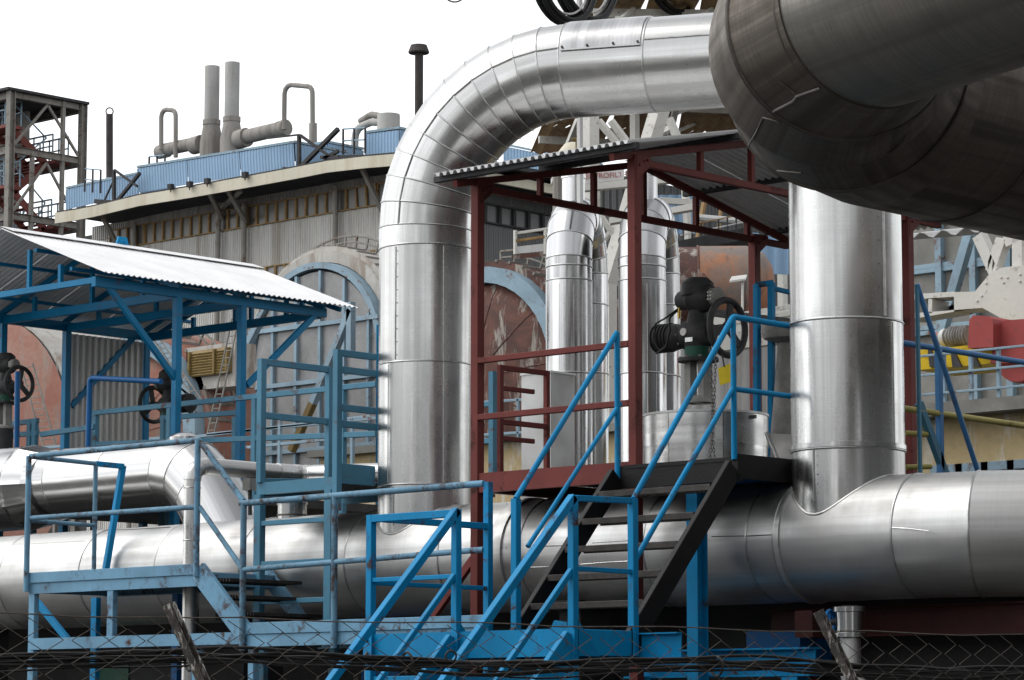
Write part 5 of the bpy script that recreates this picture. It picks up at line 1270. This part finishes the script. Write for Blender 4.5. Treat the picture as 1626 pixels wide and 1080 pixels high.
def rt(pts, nm='rail', m='blue_rust', r=rr, fr=.06): return MB().tube(fillet(pts, fr, 3) if len(pts) > 2 else pts, r, 10).build(nm, M[m], t, 60)
pw = P(388,796,y=YP); pw2 = P(386,903,y=YP); pb = P(315,702,y=YP)
rt([(XA,YP-.01,Zh),(XB,YP-.01,Zh),(pw.x,YP-.01,pw.z)], 'handrail'); rt([(XA,YP-.01,Zm),(XB+.02,YP-.01,Zm-.01),(pw2.x,YP-.01,pw2.z)], 'mid_rail', 'blue_rust', .024)
rt([(XA,YP-.03,Zp-.18),(XA,YP-.03,Zh)], 'rail_post', 'blue_pale'); rt([(XB+.01,YP-.03,Zp-.12),(XB+.01,YP-.03,Zh)], 'rail_post', 'blue_pale')
ysp = P(152,738,x=XA).y; ye = P(195,740,x=XA).y
rt([(XA,YP,Zh-.005),(XA,ysp,Zh-.02)], 'handrail', 'blue_pale', .022); MB().bar((XA,ysp,Zh-.02),(XA,ye,Zh-.025), .05, .05).build('handrail', M['blue'], t, 0)
rt([(XA,YP,Zm-.02),(XA,ysp,Zm-.03)], 'mid_rail', 'blue_rust', .02); rt([(XA,ysp,Zp-.1),(XA,ysp,Zh-.02)], 'rail_post', 'blue_rust', .022)
MB().bar((XA,ye,Zh-.02), P(168,905,x=XA), .05, .06).build('slanted_bar', M['blue'], t, 0)
# short stair down to the walkway
MB().bar((XB,YP+.01,Zp-.07),(-1.79,YP+.01,2.36), .05, .19).build('stringer', bp, t, 0)
a, b = P(420,908,y=YQ), P(482,990,y=YQ); MB().bar(a, b, .05, .14).build('stringer', bp, t, 0)
for i in range(1,4):
    f = i/4; xx = XB + (-1.79-XB)*f + .1; z = Zp + (2.40-Zp)*f
    mb = MB()
    for k in range(6): mb.bar((xx-.10+.04*k,YP+.05,z),(xx-.10+.04*k+.12*0,YQ-.03,z), .012, .03, c=.001)
    mb.bar((xx-.12,YP+.05,z),(xx-.12,YQ-.03,z), .02, .05); mb.build('tread', M['grate'], t, 0)

t = thing('walkway', 'low faded blue walkway with rusty pipe railing between left platform and bright blue landing', 'walkway', (-.3, YP, 0))
X0, X1 = -1.83, 1.107; Zw = 2.475
MB().bar((X0+.04,YP,Zw-.05),(X1-.03,YP,Zw-.05), .02, .10).build('toe_board', bp, t, 0)
MB().chan((X0+.04,YP+.004,Zw-.155),(X1-.03,YP+.004,Zw-.155), .105, .06, .01, (0,0,1), -1).build('edge_beam', bp, t, 0)
MB().chan((X0,YQ,Zw-.155),(X1,YQ,Zw-.155), .105, .06, .01, (0,0,1), 1).build('edge_beam', bp, t, 0)
MB().box((X0+.04,YP+.03,Zw-.13),(X1,YQ-.01,Zw-.10)).build('deck', M['grate'], t, 0)
def wt(pts, nm='rail', m='blue_rust', r=.028): return MB().tube(pts, r, 10).build(nm, M[m], t, 60)
xp = [P(390,900,y=YP).x, P(535,900,y=YP).x]
for x in xp: wt([(x,YP-.03,Zw-.24),(x,YP-.03,3.52)], 'rail_post')
MB().bar((X1,YW_,0),(X1,YW_,3.545), .06, .06, (0,1,0)).build('end_post', M['blue'], t, 0)
wt([(X0-.02,YP-.03,3.517),(.92,YP-.03,3.532)],'handrail'); wt([(.92,YP-.03,3.532),(X1-.03,YP-.02,3.533)],'handrail','blue_pale'); wt([(X0,YP-.03,2.935),(.95,YP-.03,2.995)],'mid_rail','blue_rust',.025); wt([(.95,YP-.03,2.995),(X1-.03,YP-.02,2.998)],'mid_rail','blue_pale',.025)
for x in (X0+.08, -.3): MB().bar((x,YP+.05,0),(x,YP+.05,Zw-.21), .07, .07, (0,1,0)).build('leg', bp, t, 0)

# ------------------------------------------------------------------ grey-blue ladder tower
YF = -.75; TX0, TX1 = -2.42, -1.42; Zd = 3.775
t = thing('ladder_tower', 'grey blue ladder tower with guarded platform above the main pipe, left of the elbow pipe', 'platform', (-1.9, YF, 0))
bm = M['blue_mid']
def tb_(a, b, nm, w=.055, h=None, up=(0,0,1)): return MB().bar(a, b, w, h or w, up).build(nm, bm, t, 0)
lx0, lx1 = -2.43, -1.505
for x, z0 in ((lx0,2.45),(lx1,2.30)): tb_((x,YF,z0),(x,YF,Zd-.11),'ladder_stringer',.09,.07,(0,1,0))
for py in (828,893,954): z = P(470,py,y=YF).z; tb_((lx0+.045,YF,z),(lx1-.045,YF,z),'rung',.05,.045)
for x in (lx0,lx1): 
    for y in (YF+.3, 1.4): tb_((x,y,0) if y > 0 else (x,YF+.06,0),(x,y,Zd-.12) if y > 0 else (x,YF+.06,2.3),'leg',.08,.06,(0,1,0))
MB().chan((TX0-.05,YF-.005,Zd-.055),(lx1+.05,YF-.005,Zd-.055), .11, .05, .01, (0,0,1), -1).build('edge_beam', bm, t, 0)
MB().bar((TX0-.03,YF+.06,Zd-.04),(TX0-.03,.1,Zd+.0), .03, .17).build('toe_board', bm, t, 0); MB().bar((TX1,YF+.03,Zd+.03),(TX1,-.29,Zd+.03), .03, .18).build('toe_board', bm, t, 0)
MB().box((TX0,YF+.05,Zd-.06),(-1.52,1.4,Zd-.02)).build('deck', M['grate'], t, 0)
for y in (.3, .9): tb_((TX0,y,Zd-.10),(-1.53,y,Zd-.10),'joist',.05,.08)
def tp(x, y, z1, z0=Zd): tb_((x,y,z0),(x,y,z1),'post',.065,.065,(0,1,0))
tp(TX0,YF,4.907); tp(TX1,YF,4.905,Zd-.3); tp(TX0,.10,4.907); tp(-1.55,1.4,4.905); tp(TX0,1.4,4.905)
def zz(px, py, x): return P(px, py, x=x).z
for z in (4.88, zz(423,660,TX0)): tb_((TX0,YF+.03,z),(TX0,.07,z),'rail',.045,.06)
for z in (4.88, zz(540,587,TX1), zz(540,647,TX1), zz(540,673,TX1)): tb_((TX1,YF+.03,z),(TX1,-.285,z),'rail',.045,.06)
for z in (4.60, 4.25): tb_((TX0+.03,1.4,z),(-1.58,1.4,z),'rail',.045,.05)

YR = 3.25
t = thing('gallery_railing', 'grey blue square-tube gallery railing behind the silver pipes at left', 'railing', (P(270,650,y=YR).x, YR, 2.42))
xa, xb = P(148,650,y=YR).x, P(600,650,y=YR).x
for a, b in (((148,656),(598,610)), ((148,706),(598,689)), ):
    MB().bar(P(*a,y=YR), P(*b,y=YR), .05, .06).build('rail', bm, t, 0)
for px in (152,270,405,545): p = P(px, 656-(px-148)*.102, y=YR); MB().bar((p.x,YR,2.42),(p.x,YR,p.z-.03), .07, .06, (0,1,0)).build('post', bm, t, 0)
MB().bar(P(256,664,y=YR+.8), P(382,655,y=YR+.8), .05, .06).build('rail', bm, t, 0)
for px in (260,374): p = P(px,662,y=YR+.8); MB().bar((p.x,YR+.8,2.42),(p.x,YR+.8,p.z), .07, .06, (0,1,0)).build('post', bm, t, 0)
for a, b in (((-10,676),(60,668)),((-10,693),(60,688)),((66,690),(150,678))): MB().bar(P(*a,y=YR-.3), P(*b,y=YR-.3), .05, .06).build('rail', bm, t, 0)
for px in (48,56): p = P(px,668,y=YR-.3); MB().bar((p.x,YR-.3,2.42),(p.x,YR-.3,p.z), .07, .06, (0,1,0)).build('post', bm, t, 0)
t = thing('pale_railing', 'thin pale blue two-bar railing in front of the glazed gable', 'railing', P(430,690,y=9))
for a, b in (((300,695),(598,660)),((330,690),(598,664)),((60,712),(300,692)),((380,712),(598,690))): MB().bar(P(*a,y=9), P(*b,y=9), .04, .04).build('rail', M['frame_blue'], t, 0)
for px in (310,445,560): p = P(px,660,y=9); MB().bar((p.x,9,2.42),(p.x,9,P(px,664,y=9).z), .05, .05, (0,1,0)).build('post', M['frame_blue'], t, 0)

# ------------------------------------------------------------------ blue valve shed at left with white corrugated roof
Y1, Y2, Y3 = 3.0, 3.98, 5.24; xr = P(282,470,y=Y1).x; xl = P(5,503,y=Y1).x; xm = (xl+xr)/2; Ze = 6.46
t = thing('valve_shelter', 'blue steel shelter with white corrugated gable roof and grey sheet side at left', 'shed', (xm, Y1, 2.42))
bs = M['blue_shed']
def hb(a, b, nm, w=.06, h=.09, up=(0,0,1)): return MB().bar(a, b, w, h, up).build(nm, bs, t, 0)
for x, y in ((xl,Y1),(xr,Y1),(xl,Y2),(xr,Y2),(xl,Y3),(xr,Y3+1.0)): hb((x,y,2.42),(x,y,Ze-.05),'post',.085,.085,(0,1,0))
yn, yf = 1.78, 5.62; zr_ = 7.16
for x in (xl, xr): hb((x,yn,Ze),(x,5.3,Ze),'eave_beam',.07,.11)
for y in (Y1, Y2, Y3): hb((xl+.04,y,Ze-.02),(xr-.04,y,Ze-.02),'tie_beam',.06,.10)
hb((xl,yn+.04,Ze+.02),(xr+.0,yn+.04,Ze+.02),'tie_beam',.05,.07)
for y in (Y1, Y2, Y3, yf-.12):
    for s_ in (-1, 1): hb((xm+s_*.02,y,zr_-.08),(xm+s_*((xr-xm)+.05),y,Ze+.06),'rafter',.05,.06)
    for f in (-.62,.05,.62): hb((xm+f*(xr-xm),y,Ze+.03),(xm+f*(xr-xm),y,zr_-.12-abs(f)*(zr_-Ze-.1)),'strut',.05,.05,(0,1,0))
for f in (.25,.6):
    hb((xm+f*(xr-xm),yn+.05,Ze+.05),(xm+f*(xr-xm),yn+.05,zr_-.05-f*(zr_-Ze-.05)),'strut',.05,.05,(0,1,0))
for f in (.35,.75):
    for s_ in (-1,1): hb((xm+s_*f*(xr-xm),yn,zr_-f*(zr_-Ze)+.03-.02),(xm+s_*f*(xr-xm),yf,zr_-f*(zr_-Ze)+.03-.02),'purlin',.04,.04)
hb(P(170,452,x=xr), P(286,612,x=xr),'knee_brace',.05,.07); hb(P(508,492,x=xr), P(392,612,x=xr),'knee_brace',.05,.07); hb(P(113,645,x=xl), P(213,535,x=xl),'knee_brace',.05,.07)
XE = xr+.26; ze_ = 6.525
for k in range(4):
    ya, yb = yn-.06+k*.97, yn-.06+(k+1)*.97-.005
    MB().sheet((XE,ya,ze_),(0,yb-ya,0),(xm-XE,0,zr_+.06-ze_), .083, .018, .004, 8).build('roof_sheet', M['white_roof'], t, 40)
    MB().sheet((2*xm-XE,yb,ze_),(0,ya-yb,0),(XE-xm,0,zr_+.06-ze_), .083, .018, .004, 8).build('roof_sheet', M['white_roof'], t, 40)
    for s_ in (-1,1):
        h = (zr_+.06-ze_)/(XE-xm)*.2
        MB().plate([(xm,ya,zr_+.095),(xm,yb,zr_+.095),(xm+s_*.22,yb,zr_+.095-h),(xm+s_*.22,ya,zr_+.095-h)], .004, (0,0,1)).build('ridge_cap', M['white_roof'], t, 0)
MB().sheet((xl-.02,Y2+.05,4.2),(0,Y3-Y2-.1,0),(0,0,6.38-4.2), .10, .03, .004, 6, True).build('side_sheet', M['galv'], t, 20)
q = P(195,392,x=xm); MB().plate([q+V((0,-.13,-.08)), q+V((0,.13,-.08)), q+V((0,.06,.12)), q+V((0,-.06,.12))], .03, (1,0,0)).torus(q+V((.0,0,.03)), (1,0,0), .04, .014, 14, 6).build('lifting_lug', M['blue'], t, 30)
MB().box((xl-.1,Y1-.6,4.1),(xr+.2,Y3+1,4.2)).build('deck', M['steel_dark'], t, 0)
MB().bar((xm,1.9,4.15),(xm,7,4.15),.1,.1)
def dtube(pts): return MB().tube(fillet([P(a,b,y=2.3) for a,b in pts], .05, 4), .032, 10).build('guard_tube', M['blue_deep'], t, 60)
dtube([(139,740),(143,600),(256,606)]); MB().tube([P(26,740,y=2.2), P(28,590,y=2.2)], .032, 10).build('guard_tube', M['blue_deep'], t, 60)
for px, py, yy, s_, lab, rot in ((8,612,2.7,.62,'dark motor valve with hand wheel at the left edge under the blue shelter',0),(268,640,4.6,.66,'dark motor valve with hand wheel behind the middle blue shelter post',1)):
    c_ = P(px,py,y=yy); ob = motor_valve((c_.x,c_.y,c_.z-.84*s_), s_, lab)
    if rot: ob.rotation_euler = (0,0,math.pi)
    MB().lathe((c_.x,c_.y,c_.z-.84*s_-.5), (0,0,1), [(.11,-.6),(.11,.5)], 16).build('bonnet', M['castdark'], ob)

# ------------------------------------------------------------------ blue access rails and ladder at right
XG_ = 3.75
t = thing('access_railing', 'blue and yellow pipe handrails running back to the right of the upright pipe', 'railing', (XG_, 0, 3))
MB().tube([P(1430,544,x=XG_), P(1660,581,x=XG_)], .024, 10).build('handrail', M['rail_blue'], t, 60); MB().tube([P(1430,648,x=XG_), P(1660,681,x=XG_)], .026, 10).build('mid_rail', M['yellow_rail'], t, 60)
p = P(1490,553,x=XG_); MB().bar((XG_,p.y,2.60),(XG_,p.y,p.z), .05, .05, (0,1,0)).build('post', M['rail_blue'], t, 0)
p = P(1650,578,x=XG_); MB().bar((XG_,p.y,2.60),(XG_,p.y,p.z), .06, .06, (0,1,0)).build('post', M['blue_mid'], t, 0)
t = thing('stay_frame', 'dark blue mast with a slanting stay and a short yellow-runged ladder at right', 'frame', P(1455,700,x=3.9))
XS = 3.9
p = P(1456,452,x=XS); MB().bar((XS,p.y,2.60),(XS,p.y,p.z), .03, .03, (0,1,0)).build('mast', M['blue_mid'], t, 0)
MB().tube([P(1456,452,x=XS), P(1557,762,x=XS)], .022, 10).build('stay', M['rail_blue'], t, 60)
MB().bar(P(1459,640,x=XS-.15), P(1504,762,x=XS-.15), .05, .07).build('ladder_stringer', M['blue_mid'], t, 0)
for a, b in (((1438,688),(1472,690)),((1438,742),(1478,741))): MB().tube([P(*a,x=XS-.2), P(*b,x=XS-.15)], .022, 8).build('rung', M['yellow_rail'], t, 60)

# ------------------------------------------------------------------ small valve and pipes under the big pipe at right
yv = -.95
t = thing('drain_valve', 'short silver valve body with a small blue hand wheel under the main pipe at right', 'valve', P(1350,1060,y=yv))
q0, q1 = P(1350,1012,y=yv), P(1350,964,y=yv); h = q1.z-q0.z
MB().lathe((q0.x,yv,q0.z), (0,0,1), [(.125,0),(.125,.03),(.105,.035),(.105,h-.04),(.125,h-.035),(.125,h),(.05,h+.01)], 28).build('body', M['alu_new'], t)
wc = P(1318,988,y=yv-.02); MB().torus(wc, (1,.25,0), .085, .014, 28, 8).bar(wc-V((0,0,.08)), wc+V((0,0,.08)), .02, .012).bar(wc-V((0,.08,0)), wc+V((0,.08,0)), .02, .012).build('hand_wheel', M['blue_deep'], t)
MB().lathe(wc, (q0-wc)*V((1,1,0)), [(.018,0),(.03,.06),(.03,.2)], 10).build('spindle', M['castdark'], t)
zlow = P(1500,1098,y=yv).z
jacket(t, fillet([(q0.x,yv,q0.z-.005),(q0.x,yv,zlow),(9.5,yv+.9,zlow-.25)], .16, 4), .078, M['alu_dull'], 24, .005, beads=(1,6))

# ------------------------------------------------------------------ chain-link fence, stakes and cables along the street
A0, A1 = P(0,984.5,Y=9.75), P(1626,1001,Y=12.1); fd = A1-A0; fd.z = 0; fd.normalize(); ZF = (A0.z+A1.z)/2
F0 = V((A0.x,A0.y,0)) - fd*1.2; FL = 6.4; fn = V((-fd.y, fd.x, 0))
fence = thing('wire_fence', 'rusty chain-link fence with one top wire along the bottom of the picture', 'fence', F0)
wd = .072; hh = ZF-.04; ns = int(hh/(wd*.53)); pts = []
for k in range(ns+1): pts.append(fd*((wd/2 if k % 2 else -wd/2)*.96) + fn*(.004 if k % 2 else -.004) + V((0,0,ZF-.004-k*wd*.53)))
wm = MB()
for a, b in zip(pts, pts[1:]): wm.tube([a, b], .0015, 4, False)
for i in range(len(wm.v)): pass
base = None
for k in range(int(FL/wd)):
    if base is None:
        base = MB(); base.v = [F0 + v for v in wm.v]; base.f = wm.f; base.uv = wm.uv; o = base.build('mesh_wire', M['wire'], fence, 60)
        base = o
    else:
        o = base.copy(); col.objects.link(o); o.parent = fence
    o.location = fd*(wd*(k+.5)) + fn*random.uniform(-.006,.006) + V((0,0,(-wd*.53 if k % 2 else 0)+random.uniform(-.003,.003))); o.rotation_euler = (random.uniform(-.01,.01), 0, random.uniform(-.05,.05))
tw_ = [F0 + fd*(FL*i/40) + V((0,0,ZF+.004*math.sin(i*1.1)+random.uniform(-.002,.002))) for i in range(41)]
MB().tube(tw_, .0026, 5).build('top_wire', M['wire'], fence, 60)
for u_ in (-.05, FL+.05): MB().bar(F0+fd*u_, F0+fd*u_+V((0,0,ZF+.05)), .05, .05, (0,1,0)).build('fence_post', M['stake'], fence, 0)
for (a, b), Y_, lab in ((((263,962),(330,1110)),9.95,'left slanting rusty fence stake with peeling white paint'),(((1294,973),(1362,1110)),11.5,'right slanting rusty fence stake with peeling paint, by the small valve')):
    p, q = P(*a,Y=Y_), P(*b,Y=Y_); dq = (q-p).normalized(); k = p.z/-dq.z
    single(MB().chan(p, p+dq*k, .032, .032, .006, (0,1,0)), 'fence_stake', M['stake'], lab, 'stake', 'slanting fence stakes', 0)
bundle = thing('cable_bundle', 'bundle of sagging black cables tied along the fence at the bottom edge', 'cables', F0)
zb0 = P(400,1046,Y=10.2).z
for k in range(9):
    r_ = random.choice((.0035,.0045,.006,.007)); oz = random.uniform(-.026,.026); of = random.uniform(-.02,.02); ph = random.uniform(0,6)
    pts = [F0 + fd*(FL*i/60) + fn*(.035+of+.006*math.sin(i*.5+ph)) + V((0,0,zb0+oz+.009*math.sin(i*.33+ph)+.006*math.sin(i*.9+ph*2)-.02*math.sin(i/60*math.pi*3)**2)) for i in range(61)]
    MB().tube(pts, r_, 7).build('cable', M['rubber'], bundle, 60)
wp = F0 + fd*2.3
for u_ in (1.9, 2.75, 4.1): 
    q = F0+fd*u_+fn*.035+V((0,0,zb0-.005)); MB().torus(q, fd, .036, .005, 18, 5).build('cable_tie', M['rubber'], bundle, 60)
lp = P(716,1042,Y=10.4); MB().torus(lp, AWAY, .018, .004, 18, 5).build('cable_loop', M['rubber'], bundle, 60)

# small clutter in the gloom under the pipes
for k, (px, py, w, h, m, lab) in enumerate(((640,1046,.5,.5,'blue_deep','low dark blue machine housing in the gloom under the walkway'),(210,1052,.6,.45,'green','low dark green machine housing in the gloom under the left platform'))):
    q = P(px,py,y=.9); tt = thing('machine_housing', lab, 'machine', (q.x,.9,0))
    MB().box((q.x-w/2,.6,0),(q.x+w/2,1.03,q.z)).build('housing', M[m], tt, 0); MB().lathe((q.x,.8,q.z), (0,0,1), [(.12,0),(.12,.05),(.04,.06)], 14).build('cap', M['castdark'], tt)

for o in bpy.data.objects:
    if '_o' in o: del o['_o']
